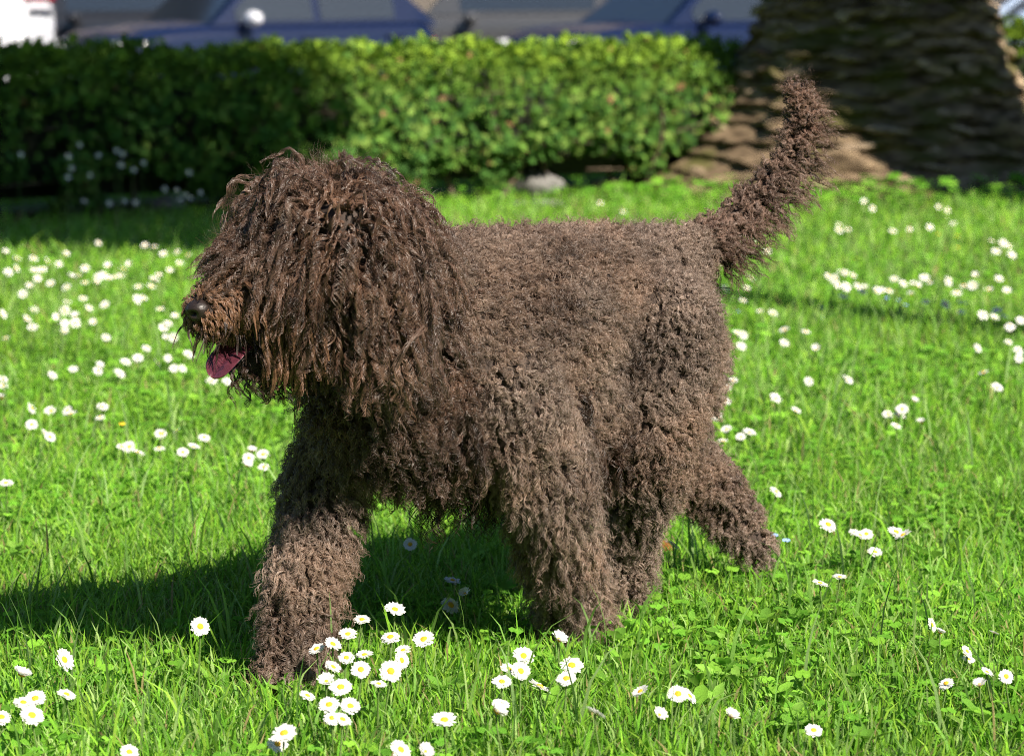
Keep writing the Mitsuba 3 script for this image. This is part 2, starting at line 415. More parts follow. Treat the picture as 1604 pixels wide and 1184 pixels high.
pk = thing('palm_tree', 'thick palm trunk with ridged mossy bark at right behind the dog tail', 'palm tree')
palm(pk, 1.61, 13.10, 0.95, 0.405, 5.2, 5)
pk = thing('palm_tree', 'slimmer unseen palm added right of the lawn to shade the thick palm trunk', 'palm tree')
palm(pk, 3.98, 10.0, 0.475, 0.425, 9.0, 6, flare=0.2, skirt=False)  # unseen palm, added and placed so its shadow covers the thick trunk


def broadleaf(key, cx, cy, crown_z, crown_r, crown_h, seed, n_leaf=9500, tr=0.11):
    r = np.random.default_rng(seed)
    tb = [tube(np.array([[cx, cy, -0.05], [cx + .01, cy, 0.2], [cx + 0.03, cy + .02, crown_z * 0.5], [cx, cy, crown_z], [cx, cy, crown_z + crown_h * 0.7]]), np.array([tr * 1.35, tr * 1.05, tr * 0.9, tr * 0.8, 0.02]), 12)]
    part(key, 'trunk', ply(tb[0], 'm_twig', smooth=True))
    lb = []
    for k in range(14):
        a, z0 = r.random() * 6.28, crown_z * 0.9 + r.random() * crown_h * 0.5
        L = crown_r * r.uniform(0.6, 0.9)
        lb.append(tube(np.array([[cx, cy, z0], [cx + L * .5 * math.cos(a), cy + L * .5 * math.sin(a), z0 + .3 * L], [cx + L * math.cos(a), cy + L * math.sin(a), z0 + 0.7 * L]]), np.array([0.05, 0.03, 0.012]), 6))
    part(key, 'limb', ply(join(lb), 'm_twig', smooth=True), kind='stuff')
    d = unit(r.normal(size=(n_leaf, 3))) * (r.random(n_leaf) ** (1 / 2.4))[:, None]
    lump = 0.86 + 0.28 * meshkit.fbm(d * 2.2 + seed, 3)
    p = d * lump[:, None] * np.array([crown_r, crown_r, crown_h / 2]) + np.array([cx, cy, crown_z + crown_h / 2])
    lv = leaves(p, r.normal(size=(n_leaf, 3)) + np.array([0, 0, .8]), r.normal(size=(n_leaf, 3)), r.uniform(0.10, 0.17, n_leaf), np.full(n_leaf, 0.6), rand_col(n_leaf, [(0.05, 0.10, 0.02), (0.04, 0.085, 0.015)]))
    part(key, 'crown', ply(lv[:2], 'm_leaf', smooth=True, color=lv[2]), kind='stuff')


bk = thing('shade_tree', 'leafy round tree right of the lawn whose shade falls on the hedge', 'tree')
broadleaf(bk, 2.40, 5.45, 5.3, 1.75, 3.6, 11)


# unseen leafy trees and a block of flats, added to cut the sky light
mat('m_added_flats', proc(lambda p, n, uv: mix((0.20, 0.17, 0.14), (0.30, 0.26, 0.21), fbm(p.x * .6, p.y * .6, p.z, 4))), 0.9)
fk = thing('added_apartment_block', 'plain unseen apartment block added behind the camera to block low sky', 'building')
part(fk, 'wall', ply(box([-45, -34, -0.3], [45, -22, 16]), 'm_added_flats'))  # unseen block, added to cut low sky light on hedge and dog
for kx in range(25):
    for kz in range(4):
        part(fk, 'window', ply(box([-43 + kx * 3.5, -22.02, 1.5 + kz * 3.4], [-41.8 + kx * 3.5, -21.96, 3.3 + kz * 3.4]), 'm_core'))
for k, (tx, ty, tr, th, lab) in enumerate(((-9, 3, 3.4, 6.5, 'leafy tree added left of the lawn nearest the camera to block sky'), (-8.5, -5, 3.2, 6.0, 'leafy tree added behind the camera at left to block sky'), (-4.2, 11.3, 3.1, 6.5, 'leafy tree added over the left end of the hedge to block sky'),
                                           (13.5, 4.5, 3.3, 7.0, 'leafy tree added right of the lawn level with the dog to block sky'), (13.0, 10.5, 3.4, 7.0, 'leafy tree added right of the lawn level with the hedge to block sky'), (12.5, -2.0, 3.2, 6.0, 'leafy tree added at right behind the camera to block sky'), (8.5, -7.5, 3.0, 5.5, 'leafy tree added behind the camera at right to block sky'))):
    broadleaf(thing('shade_tree', lab, 'tree'), tx, ty, 1.2, tr, th, 30 + k, 5200, .14)  # unseen trees, added round the lawn as sky blockers
# ------------------------------------------------------------------ parked cars and the house across the street
def car_mats(key, col, rough=0.12):
    mat(key, col, rough, metallic=0.0, clearcoat=0.7, clearcoat_gloss=0.95, specular=0.5)
    return key


car_mats('m_white_paint', (0.62, 0.64, 0.70)); car_mats('m_blue_paint', (0.003, 0.009, 0.040)); car_mats('m_dark_paint', (0.018, 0.020, 0.026))
car_mats('m_pale_blue_paint', (0.28, 0.36, 0.50)); car_mats('m_grey_paint', (0.055, 0.058, 0.065))
mat('m_glass', (0.012, 0.018, 0.028), 0.05, specular=1.0, clearcoat=1.0, clearcoat_gloss=0.97)
mat('m_rubber', (0.02, 0.02, 0.02), 0.8)
mat('m_alloy', (0.45, 0.46, 0.48), 0.35, metallic=0.8)
mat('m_red_lens', (0.45, 0.01, 0.012), 0.2, specular=0.6)
mat('m_clear_lens', (0.6, 0.62, 0.64), 0.15, specular=0.7)
mat('m_plate', (0.75, 0.75, 0.72), 0.5)
mat('m_trim', (0.025, 0.025, 0.027), 0.6)


def make_car(label, paint, x_nose, y_near, ground, L, H, W, top, hood, belt=0.92, mirror_paint=None, group=None, facing=-1, yaw=0.0, lamp_drop=0.22):
    """a car parked along the street, nose at x_nose. top: (share of the length from the nose, height) of the roof line; hood likewise"""
    key = thing('parked_car', label, 'car', group)
    hx, hz = np.array(hood).T; rx, rz = np.array(top).T
    n = 64
    u = (1 - np.cos(np.linspace(0, 1, n) * math.pi)) / 2

    def X(s):
        return x_nose - facing * np.asarray(s) * L

    zt = np.interp(u, hx, hz)
    zt = np.convolve(np.pad(zt, 2, mode='edge'), [.1, .2, .4, .2, .1], 'valid')
    endr = np.clip(np.minimum(u, 1 - u) * L / 0.28, 0, 1)
    wz = W / 2 * (0.80 + 0.20 * np.sqrt(1 - (1 - endr) ** 2))
    rings = []
    for i in range(n):
        z0 = 0.30 - 0.05 * endr[i]
        yy = np.array([0, .86, .97, 1.0, .985, .93, .80, 0]) * wz[i]
        zz = np.array([z0, z0, z0 + .1, 0.55 * zt[i] + .12, zt[i] - .11, zt[i] - .03, zt[i], zt[i] + .03])
        yy = np.concatenate([-yy, yy[::-1][1:-1]]); zz = np.concatenate([zz, zz[::-1][1:-1]])
        rings.append(np.stack([np.full(len(yy), X(u[i])), y_near + W / 2 + yy, ground + zz], 1))
    k = len(rings[0])
    V = np.vstack(rings)
    F = quads(n, k, True)
    cap = []
    for e in (0, n - 1):
        c = len(V); V = np.vstack([V, rings[e].mean(0)])
        cap += [[e * k + a, e * k + (a + 1) % k, c] for a in range(k)]
    part(key, 'body', ply((V, np.vstack([F, cap])), paint, smooth=40))
    # greenhouse
    m = 40
    s = np.linspace(rx[0], rx[-1], m)
    zr = np.interp(s, rx, rz); zb = np.interp(s, hx, hz) - 0.02
    yb, yr = W / 2 * 0.93, W / 2 * 0.72
    rings = []
    for i in range(m):
        t = np.clip((zr[i] - zb[i]) / (H - belt), 0.02, 1)
        y1 = yb + (yr - yb) * t
        rings.append(np.stack([np.full(6, X(s[i])), y_near + W / 2 + np.array([-yb, -y1, -y1 * .85, y1 * .85, y1, yb]), ground + np.array([zb[i], zr[i] - .03 * t, zr[i], zr[i], zr[i] - .03 * t, zb[i]])], 1))
    part(key, 'roof', ply((np.vstack(rings), quads(m, 6)), paint, smooth=50))
    # side windows on both flanks, standing a little proud

    def side_pane(s0, s1, nm, lab=None):
        for sg in (-1, 1):
            ss = np.linspace(s0, s1, 10)
            b = np.interp(ss, hx, hz) + 0.02; t_ = np.interp(ss, rx, rz) - 0.075
            t_ = np.maximum(t_, b + 0.004)
            rows = []
            for zz in (b, t_):
                tt = np.clip((zz - (np.interp(ss, hx, hz) - .02)) / (H - belt), 0, 1)
                yy = yb + (yr - yb) * tt + 0.006
                rows.append(np.stack([X(ss), y_near + W / 2 + sg * yy, ground + zz], 1))
            part(key, nm, ply((np.vstack(rows), quads(2, 10)), 'm_glass'), lab)

    s_a = rx[0] + (rx[1] - rx[0]) * 0.55
    mid = rx[1] + (rx[-2] - rx[1]) * 0.42
    side_pane(s_a, mid - 0.012, 'side_window'); side_pane(mid + 0.012, rx[-2] + (rx[-1] - rx[-2]) * 0.1 - 0.02, 'side_window')

    def end_pane(i0, i1, a, b, nm, sgn):
        q = []
        for f_ in (a, b):
            s_ = rx[i0] + (rx[i1] - rx[i0]) * f_; z_ = rz[i0] + (rz[i1] - rz[i0]) * f_
            t = np.clip((z_ - belt) / (H - belt), 0, 1)
            y_ = (yb + (yr - yb) * t) * 0.9
            nx = 0.012 * (-1 if sgn < 0 else 1)
            q += [[X(s_) - facing * nx, y_near + W / 2 - y_, ground + z_ + .010], [X(s_) - facing * nx, y_near + W / 2 + y_, ground + z_ + .010]]
        part(key, nm, ply((np.array(q), np.array([[0, 1, 3], [0, 3, 2]])), 'm_glass'))

    end_pane(0, 1, 0.08, 0.92, 'windscreen', -1); end_pane(len(rx) - 1, len(rx) - 2, 0.1, 0.9, 'rear_window', 1)
    # mirrors
    for sg in (-1, 1):
        ms = trimesh.creation.icosphere(subdivisions=3)
        sm = rx[0] + (rx[1] - rx[0]) * 0.72
        v = np.array(ms.vertices) * [0.075, 0.12, 0.075] + [float(X(sm)), y_near + W / 2 + sg * (W / 2 + 0.10), ground + belt + 0.09]
        part(key, 'mirror', ply((v, ms.faces), mirror_paint or paint, smooth=True), 'pale door mirror' if mirror_paint else None)
    # doors' handles, lamps, wheels
    for sg in (-1, 1):
        for sd in (mid - 0.03, rx[-2] - 0.02):
            z = ground + np.interp(sd, hx, hz) - 0.14
            b = box([float(X(sd)) - .09, -.014, -.014], [float(X(sd)) + .09, .014, .014])
            part(key, 'door_handle', ply((b[0] + [0, y_near + W / 2 + sg * (W / 2 + .004), z], b[1]), paint))
        hl = trimesh.creation.icosphere(subdivisions=2)
        zf = float(np.interp(0.03, hx, hz))
        part(key, 'headlight', ply((np.array(hl.vertices) * [.10, .15, .08] + [float(X(0.025)), y_near + W / 2 + sg * W * .36, ground + zf - .09], hl.faces), 'm_clear_lens', smooth=True))
        zr_ = float(np.interp(0.97, hx, hz))
        part(key, 'tail_light', ply((np.array(hl.vertices) * [.07, .10, .11] + [float(X(0.985)), y_near + W / 2 + sg * W * .39, ground + zr_ - lamp_drop], hl.faces), 'm_red_lens', smooth=True))
    for sw in (0.19, 0.80):
        for sg in (-1, 1):
            c = np.array([float(X(sw)), y_near + W / 2 + sg * (W / 2 - .085), ground + .31])
            tyre = trimesh.creation.annulus(r_min=.20, r_max=.31, height=.19, sections=28)
            M = trimesh.transformations.rotation_matrix(math.pi / 2, [1, 0, 0]); tyre.apply_transform(M); tyre.apply_translation(c)
            wk = part(key, 'wheel', ply(tyre, 'm_rubber', smooth=30))
            rim = trimesh.creation.cylinder(radius=.20, height=.15, sections=24); rim.apply_transform(M); rim.apply_translation(c)
            part(wk, 'rim', ply(rim, 'm_alloy', smooth=30))
    for e, sx_ in ((0.0, 1), (1.0, -1)):
        xx = float(X(e)) + facing * sx_ * 0.012
        b = box([xx - .012, y_near + W / 2 - .26, ground + .42], [xx + .012, y_near + W / 2 + .26, ground + .53])
        part(key, 'number_plate', ply(b, 'm_plate'))
    if yaw:
        c = [x_nose, y_near + W / 2, 0]
        for k_ in [k_ for k_ in scene if k_.startswith(key + '__')]:
            scene[k_]['to_world'] = T().translate(c).rotate([0, 0, 1], yaw).translate([-q for q in c])
    return key


G = -0.30
HATCH = dict(top=[(.27, .93), (.42, 1.36), (.60, 1.42), (.86, 1.36), (.985, .98)], hood=[(0, .62), (.015, .80), (.06, .89), (.15, .94), (.27, .97), (.60, .98), (.93, 1.0), (.985, .96), (1.0, .60)])
SEDAN = dict(top=[(.27, .93), (.42, 1.36), (.55, 1.42), (.70, 1.36), (.86, 1.02)], hood=[(0, .60), (.015, .70), (.10, .82), (.27, .94), (.60, .97), (.86, 1.03), (.97, 1.02), (.985, .92), (1.0, .60)])
VAN = dict(top=[(.16, 1.05), (.30, 1.80), (.50, 1.90), (.90, 1.88), (.99, 1.1)], hood=[(0, .66), (.015, .80), (.08, .98), (.16, 1.06), (.60, 1.08), (.93, 1.08), (.985, 1.02), (1.0, .60)])
SX = lambda px, Yd: (px - CX) / FPX * Yd  # noqa: E731
make_car('dark blue small car with a pale door mirror parked nose left behind the hedge', 'm_blue_paint', SX(120, 26), 25.6, G, 3.3, 1.44, 1.66, mirror_paint='m_white_paint', yaw=33, **HATCH)
make_car('dark blue car behind the hedge just left of the palm trunk', 'm_blue_paint', SX(835, 27), 27.0, G, 3.7, 1.44, 1.70, yaw=33, **HATCH)
make_car('white van at the top left corner showing its tail', 'm_white_paint', SX(-650, 29.5), 29.0, G, 4.6, 1.95, 1.85, lamp_drop=-0.24, **VAN)
make_car('dark van in the second row behind the nose of the blue car', 'm_dark_paint', SX(-40, 34), 34, G, 4.6, 1.90, 1.85, **VAN)
make_car('dark grey van between the two blue cars in the second row', 'm_grey_paint', SX(560, 33), 32.5, G, 4.9, 1.90, 1.90, **VAN)
make_car('pale blue car at the right edge beyond the palm trunk', 'm_pale_blue_paint', SX(1330, 27), 26.8, G, 4.0, 1.42, 1.70, **HATCH)

mat('m_facade', proc(lambda p, n, uv: mix((0.12, 0.105, 0.09), (0.2, 0.175, 0.15), fbm(p.x * .8, p.y, p.z * 1.5, 4))), 0.9)
mat('m_plinth', proc(lambda p, n, uv: mix((0.10, 0.095, 0.09), (0.2, 0.19, 0.18), fbm(p.x * 3, p.y, p.z * 5, 4))), 0.9)
bkey = thing('house', 'stone fronted house across the street behind the parked cars', 'house')
part(bkey, 'wall', ply(box([-26, 44.0, -0.3], [30, 56, 10.5]), 'm_facade'))
part(bkey, 'plinth', ply(box([-26.05, 43.93, -0.31], [30.05, 44.0, 0.75]), 'm_plinth'))
part(bkey, 'roof', ply((np.array([[-26.6, 43.4, 10.5], [30.6, 43.4, 10.5], [30.6, 56.6, 10.5], [-26.6, 56.6, 10.5], [-20, 50, 13.5], [24, 50, 13.5]]), np.array([[0, 1, 5], [0, 5, 4], [1, 2, 5], [2, 3, 4], [2, 4, 5], [3, 0, 4], [0, 2, 1], [0, 3, 2]])), 'm_plinth'))
for k in range(12):
    for z0 in (1.2, 4.6, 7.6):
        x0 = -24 + k * 4.4
        w = part(bkey, 'window', ply(box([x0, 43.96, z0], [x0 + 1.2, 44.02, z0 + 1.7]), 'm_trim'))
        part(w, 'pane', ply(box([x0 + .08, 43.945, z0 + .08], [x0 + 1.12, 43.959, z0 + 1.62]), 'm_glass'))
# ------------------------------------------------------------------ the dog
Mn = m3.Manifold


def hull(p0, r0, p1, r1, seg=20):
    a = Mn.sphere(r0, seg).translate(list(map(float, p0)))
    b = Mn.sphere(r1, seg).translate(list(map(float, p1)))
    return Mn.batch_hull([a, b])


LAT = np.array([0.60, -0.80, 0.0])                                     # towards the dog's left, which faces the camera
J = {   # joint: place in the photograph, depth, radius
    'hip_top': (1000, 452, 3.74, .070), 'hip_low': (1022, 560, 3.74, .068), 'loin': (915, 465, 3.66, .082), 'rib': (815, 520, 3.56, .118), 'chest': (715, 560, 3.47, .118),
    'brisket': (690, 665, 3.45, .080), 'belly': (840, 640, 3.57, .085), 'prechest': (600, 610, 3.36, .075), 'neck': (630, 490, 3.385, .088), 'withers': (720, 455, 3.47, .065),
    'skull': (502, 400, 3.27, .079), 'occiput': (560, 412, 3.30, .076), 'muzzle_base': (424, 455, 3.235, .049), 'muzzle_tip': (332, 487, 3.19, .0275), 'jaw_base': (470, 545, 3.25, .030), 'jaw_tip': (392, 574, 3.205, .015),
    'f_sh': (590, 640, 3.40, .060), 'f_el': (512, 745, 3.40, .040), 'f_wr': (474, 920, 3.335, .031), 'f_paw': (455, 1062, 3.30, .029), 'f_toe': (435, 1085, 3.27, .020),
    'a_sh': (770, 610, 3.41, .070), 'a_el': (860, 755, 3.43, .045), 'a_wr': (880, 885, 3.50, .037), 'a_paw': (902, 985, 3.56, .034), 'a_toe': (882, 1000, 3.54, .022),
    'c_hip': (1030, 520, 3.66, .075), 'c_st': (1015, 700, 3.62, .050), 'c_ho': (985, 830, 3.67, .028), 'c_paw': (968, 955, 3.69, .026),
    'b_hip': (1060, 560, 3.82, .060), 'b_st': (1035, 712, 3.84, .048), 'b_ho': (1102, 752, 3.88, .036), 'b_mid': (1145, 803, 3.88, .030), 'b_paw': (1180, 855, 3.87, .020),
    't0': (1095, 385, 3.80, .022), 't1': (1140, 355, 3.82, .018), 't2': (1198, 300, 3.84, .016), 't3': (1244, 240, 3.85, .015), 't4': (1259, 185, 3.85, .014), 't5': (1248, 142, 3.85, .011),
    'ear_top': (540, 357, 3.20, .030), 'ear_low': (588, 535, 3.205, .024),
}
JP = {k: at(*v[:3]) for k, v in J.items()}
JR = {k: v[3] for k, v in J.items()}
far_ear = np.array([0.0, 0.17, 0.0])
JP['far_ear_top'], JP['far_ear_low'] = JP['ear_top'] + far_ear, JP['ear_low'] + far_ear
JR['far_ear_top'], JR['far_ear_low'] = .03, .026
BONES = [('hip_top', 'hip_low', 'body'), ('hip_top', 'loin', 'body'), ('hip_low', 'belly', 'body'), ('loin', 'rib', 'body'), ('rib', 'chest', 'body'), ('belly', 'brisket', 'body'), ('rib', 'belly', 'body'), ('chest', 'brisket', 'body'),
         ('chest', 'prechest', 'chest'), ('brisket', 'prechest', 'chest'), ('withers', 'loin', 'body'), ('withers', 'neck', 'neck'), ('neck', 'occiput', 'mane'), ('neck', 'prechest', 'chest'), ('neck', 'chest', 'neck'),
         ('skull', 'occiput', 'head'), ('skull', 'muzzle_base', 'face'), ('muzzle_base', 'muzzle_tip', 'muzzle'), ('occiput', 'jaw_base', 'jaw'), ('jaw_base', 'jaw_tip', 'jaw'),
         ('prechest', 'f_sh', 'chest'), ('f_sh', 'f_el', 'leg_f'), ('f_el', 'f_wr', 'leg_f'), ('f_wr', 'f_paw', 'leg_f'), ('f_paw', 'f_toe', 'leg_f'),
         ('chest', 'a_sh', 'body'), ('a_sh', 'a_el', 'leg_a'), ('a_el', 'a_wr', 'leg_a'), ('a_wr', 'a_paw', 'leg_a'), ('a_paw', 'a_toe', 'leg_a'),
         ('c_hip', 'c_st', 'thigh'), ('c_st', 'c_ho', 'leg_c'), ('c_ho', 'c_paw', 'leg_c'), ('hip_low', 'c_hip', 'thigh'),
         ('b_hip', 'b_st', 'thigh'), ('b_st', 'b_ho', 'leg_b'), ('b_ho', 'b_mid', 'leg_b'), ('b_mid', 'b_paw', 'leg_b'), ('hip_low', 'b_hip', 'thigh'),
         ('hip_top', 't0', 'body'), ('t0', 't1', 'tail'), ('t1', 't2', 'tail'), ('t2', 't3', 'tail'), ('t3', 't4', 'tail'), ('t4', 't5', 'tail'),
         ('ear_top', 'ear_low', 'ear'), ('far_ear_top', 'far_ear_low', 'ear'), ('skull', 'ear_top', 'head'), ('skull', 'far_ear_top', 'head')]
solid = Mn.batch_boolean([hull(JP[a], JR[a], JP[b], JR[b]) for a, b, _ in BONES], m3.OpType.Add)
solid = solid.refine_to_length(0.012)
mm = solid.to_mesh()
body = trimesh.Trimesh(np.array(mm.vert_properties[:, :3]), np.array(mm.tri_verts), process=True)
trimesh.smoothing.filter_taubin(body, lamb=0.5, nu=0.51, iterations=14)
dk = thing('dog', 'large shaggy dark brown dog with curly coat walking left over the lawn, tongue out', 'dog')
part(dk, 'body', ply(body, 'm_skin', smooth=True))

BA = np.array([JP[a] for a, _, _ in BONES]); BB = np.array([JP[b] for _, b, _ in BONES])
RA = np.array([JR[a] for a, _, _ in BONES]); RB = np.array([JR[b] for _, b, _ in BONES])
BR = np.array([r for _, _, r in BONES])


def nearest_bone(p, chunk=60000):
    """(distance to the skin, which bone, the direction away from it)"""
    ds, ks, gs = [], [], []
    for i in range(0, len(p), chunk):
        q = p[i:i + chunk]
        ab = BB - BA
        t = np.clip(((q[:, None] - BA) * ab).sum(-1) / (ab * ab).sum(-1), 0, 1)
        c = BA + t[..., None] * ab
        d = np.linalg.norm(q[:, None] - c, axis=-1) - (RA + (RB - RA) * t)
        k = d.argmin(1)
        j = np.arange(len(q))
        ds.append(d[j, k]); ks.append(k); gs.append(unit(q - c[j, k]))
    return np.concatenate(ds), np.concatenate(ks), np.concatenate(gs)


def write_curves(pts, rad):
    """pts (n, k, 3), rad (n, k) -> a file of curves"""
    os.makedirs(meshkit.FOLDER, exist_ok=True)
    write_curves.n = getattr(write_curves, 'n', 0) + 1
    path = f'{meshkit.FOLDER}/curves_{write_curves.n}.txt'
    n, k, _ = pts.shape
    a = np.concatenate([pts, rad[..., None]], -1).reshape(n, k * 4)
    with open(path, 'w') as f:
        np.savetxt(f, a, fmt='\n'.join(['%.5f %.5f %.5f %.6f'] * k) + '\n')
    return path


def grow(root, nrm, comb, L, lay, R, turns, nstr, spread, rad, P, clump=0.7, freq_jit=0.15, push=0.006, sag=0.0, wob=0.0, taper=0.35, pj=0.3, flat=1.0):
    """Locks of hair. root, nrm, comb (n,3); L, lay, R, turns (n,). Each lock is nstr strands round one curling guide."""
    n = len(root)
    t = np.linspace(0, 1, P)
    a = np.clip(t[None] * 1.8, 0, 1) * lay[:, None]
    d = nrm[:, None] * (1 - a[..., None]) + comb[:, None] * a[..., None]
    d[..., 2] -= sag * t[None] ** 1.2
    w = rng.normal(size=(n, 3)) * wob
    d = unit(d + w[:, None] * t[None, :, None])
    g = root[:, None] + np.concatenate([np.zeros((n, 1, 3)), np.cumsum(d[:, 1:] * (L[:, None] / (P - 1))[..., None], 1)], 1)
    for _ in range(2):
        q = g[:, 2:].reshape(-1, 3)
        dist, _, grad = nearest_bone(q)
        want = (np.broadcast_to(push, (n,))[:, None] * np.clip(t[2:] * 2.5, 0, 1)[None]).ravel()
        m = np.clip(want - dist, 0, None)
        g[:, 2:] = (q + grad * m[:, None]).reshape(n, P - 2, 3)
    d = unit(np.gradient(g, axis=1))
    ref = unit(rng.normal(size=(n, 3)))
    e1 = unit(np.cross(d, ref[:, None])); e2 = np.cross(d, e1)
    N = n * nstr
    rep = lambda x: np.repeat(x, nstr, 0)  # noqa: E731
    ph0 = rng.random(n) * 2 * math.pi
    tn = rep(turns) * (1 + freq_jit * 0.35 * rng.normal(size=N))
    ph = rep(ph0) + rng.normal(size=N) * pj
    amp = rep(R) * rng.uniform(0.8, 1.15, N)
    sgn = rep(np.where(rng.random(n) < 0.5, -1.0, 1.0))
    ang = sgn[:, None] * 2 * math.pi * tn[:, None] * t[None] + ph[:, None]
    env = np.clip(t * 3.0, 0, 1)[None] * amp[:, None]
    o = rng.random(N) ** 0.5 * spread; oa = rng.random(N) * 2 * math.pi
    off = o[:, None] * (1 - clump * t[None] ** 0.8)
    x = env * np.cos(ang) + off * np.cos(oa)[:, None]
    y = flat * env * np.sin(ang) + off * np.sin(oa)[:, None]
    Ls = rng.uniform(0.78, 1.08, N)
    gs = rep(g)
    if True:                                                          # strands of a lock end at slightly different lengths
        i = np.clip(t[None] * Ls[:, None] * (P - 1), 0, P - 1.001)
        i0 = i.astype(int); fr = (i - i0)[..., None]
        rows = np.arange(N)[:, None]
        gs = gs[rows, i0] * (1 - fr) + gs[rows, i0 + 1] * fr
    p = gs + rep(e1) * x[..., None] + rep(e2) * y[..., None]
    rr = rad * rng.uniform(0.75, 1.25, N)[:, None] * (1 - (1 - taper) * t[None] ** 1.5)
    return p, rr


# roots over the whole skin; fewer where the coat faces away from the camera
NR = 170000
pts, fidx = trimesh.sample.sample_surface(body, NR, seed=5)
pts = np.array(pts); nrm = body.face_normals[fidx]
nrm_s = unit(body.vertex_normals[body.faces[fidx]].mean(1))
nrm = unit(nrm * 0.3 + nrm_s * 0.7)
area_per_root = body.area / NR
_, kb, gdir = nearest_bone(pts)
reg = BR[kb]
facing = (nrm * unit(np.array([0, 0, CAM_Z]) - pts)).sum(1)
vis = np.clip(0.15 + 1.3 * (facing + 0.28), 0.15, 1.0)
dice = rng.random(NR)
HC = JP['skull'] * 0.6 + JP['occiput'] * 0.4
down = np.array([0, 0, -1.0])
back = unit(JP['hip_top'] - JP['withers']); back[2] = 0
fwd = unit(JP['muzzle_tip'] - JP['skull'])


def pick(mask, per_m2):
    """roots of a region at so many locks per square metre of skin"""
    return np.where(mask & (dice < per_m2 * area_per_root * vis))[0]


def U(n, a, b):
    return rng.uniform(a, b, n)


def coat(key, m, sets, label=None):
    P = max(s[0].shape[1] for s in sets)
    for p, r in sets:
        pass
    ks = {}
    for p, r in sets:
        ks.setdefault(p.shape[1], []).append((p, r))
    blocks = []
    for k, l in ks.items():
        blocks.append(write_curves(np.concatenate([x[0] for x in l]), np.concatenate([x[1] for x in l])))
    if len(blocks) > 1:
        txt = '\n'.join(open(b).read().rstrip('\n') + '\n' for b in blocks)
        with open(blocks[0], 'w') as f:
            f.write(txt)
    part(dk, key, {'type': 'linearcurve', 'filename': blocks[0], 'bsdf': {'type': 'ref', 'id': m}}, label, kind='stuff')


def fuzz(idx, L0, L1, rad=0.00016, nstr=2):
    n = len(idx)
    return grow(pts[idx], nrm[idx], unit(rng.normal(size=(n, 3)) + nrm[idx]), U(n, L0, L1), np.full(n, 0.5), U(n, .001, .004), U(n, 1, 2.5), nstr, 0.004, rad, 10, clump=-0.6, wob=0.5)


# torso, thighs, neck: short dense crimped curls that lean together in tufts
def tuft_dir(p, s):
    return np.stack([meshkit.noise(p * s + o) for o in (3.1, 17.7, 41.3)], -1) * 2 - 1


def short_curls(mask, dens, L0, L1, R0, R1, nstr=6, rad=0.00045, lay=(0.25, 0.6), comb=None, sag=0.2, P=14, turns=(1.5, 2.2), spread=0.003, scale=55.0, tuft=1.6, wob=0.2, clump=.6, push=.006, pj=.3):
    i = pick(mask, dens)
    n = len(i)
    c = (np.array([0, 0, -0.7]) + 0.4 * back) if comb is None else comb
    c = unit(c + tuft * tuft_dir(pts[i], scale) + 0.25 * rng.normal(size=(n, 3)))
    ln = 0.75 + 0.5 * meshkit.noise(pts[i] * scale * 0.7 + 9)
    return grow(pts[i], nrm[i], c, U(n, L0, L1) * ln, U(n, *lay), U(n, R0, R1), U(n, *turns), nstr, spread, rad, P, sag=sag, wob=wob, clump=clump, push=push, pj=pj)


# head: long wavy locks falling from the crown
hd = np.isin(reg, ['head', 'face']) | ((reg == 'mane') & ((pts - JP['neck']) @ -back > .055))
rel = pts - HC
body_m = np.isin(reg, ['body', 'thigh'])
trunk_m = body_m | (np.isin(reg, ['neck', 'mane']) & ~hd)
coat('body_coat', 'm_fur_body', [short_curls(trunk_m, 24000, .016, .025, .0014, .0030, tuft=0.75, scale=115, nstr=5, rad=.00031, P=12, spread=.0027, turns=(1.4, 2.2), clump=.55, lay=(.25, .65), pj=.28),
                                 short_curls(trunk_m, 13000, .018, .028, .0022, .0038, tuft=0.8, scale=90, nstr=7, rad=.00032, P=16, spread=.0019, turns=(1.6, 2.5), clump=.85, lay=(.35, .78), pj=.15),
                                 short_curls(trunk_m, 14000, .010, .015, .001, .003, P=7, rad=.0006, tuft=.5), fuzz(pick(trunk_m, 13000), .019, .030, rad=.00013, nstr=3)])
coat('chest_coat', 'm_fur_head', [short_curls(reg == 'chest', 16000, .032, .055, .003, .005, rad=.00036, nstr=8, P=20, sag=.5, turns=(2.0, 3.2), clump=.88, pj=.14, lay=(.5, .9)), short_curls(reg == 'chest', 9000, .014, .02, .001, .003, P=8, rad=.0006)])  # chest shade put into the colour by using the darker head fur
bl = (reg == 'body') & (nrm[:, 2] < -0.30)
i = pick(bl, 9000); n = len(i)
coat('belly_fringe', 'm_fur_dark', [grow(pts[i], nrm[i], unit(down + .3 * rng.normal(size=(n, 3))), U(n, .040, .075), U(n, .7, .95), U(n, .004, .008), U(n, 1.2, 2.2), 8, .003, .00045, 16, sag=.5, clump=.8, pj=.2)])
for lab, nm in (('leg_f', 'foreleg_coat'), ('leg_a', 'foreleg_coat'), ('leg_c', 'hind_leg_coat'), ('leg_b', 'hind_leg_coat')):
    lm = reg == lab
    fore = lab in ('leg_f', 'leg_a')
    hs = 1.0 if lab in ('leg_f', 'leg_a') else (.66 if lab == 'leg_b' else .8)
    s = [short_curls(lm, 22000, .028 * hs, .045 * hs, .0022, .0040, lay=(.55, .9) if fore else (.45, .8), comb=down * 1.2 + np.array([.15, 0, 0]), sag=.45, P=21, tuft=.7, scale=55, turns=(1.8, 2.8), push=.008, clump=.84, rad=.00034, nstr=7, pj=.16),
         short_curls(lm, 8000, .016, .022, .001, .003, P=8, rad=.0006), fuzz(pick(lm, 12000), .022, .034, rad=.00014)]
    coat(nm, 'm_fur_body', s)
tl = reg == 'tail'
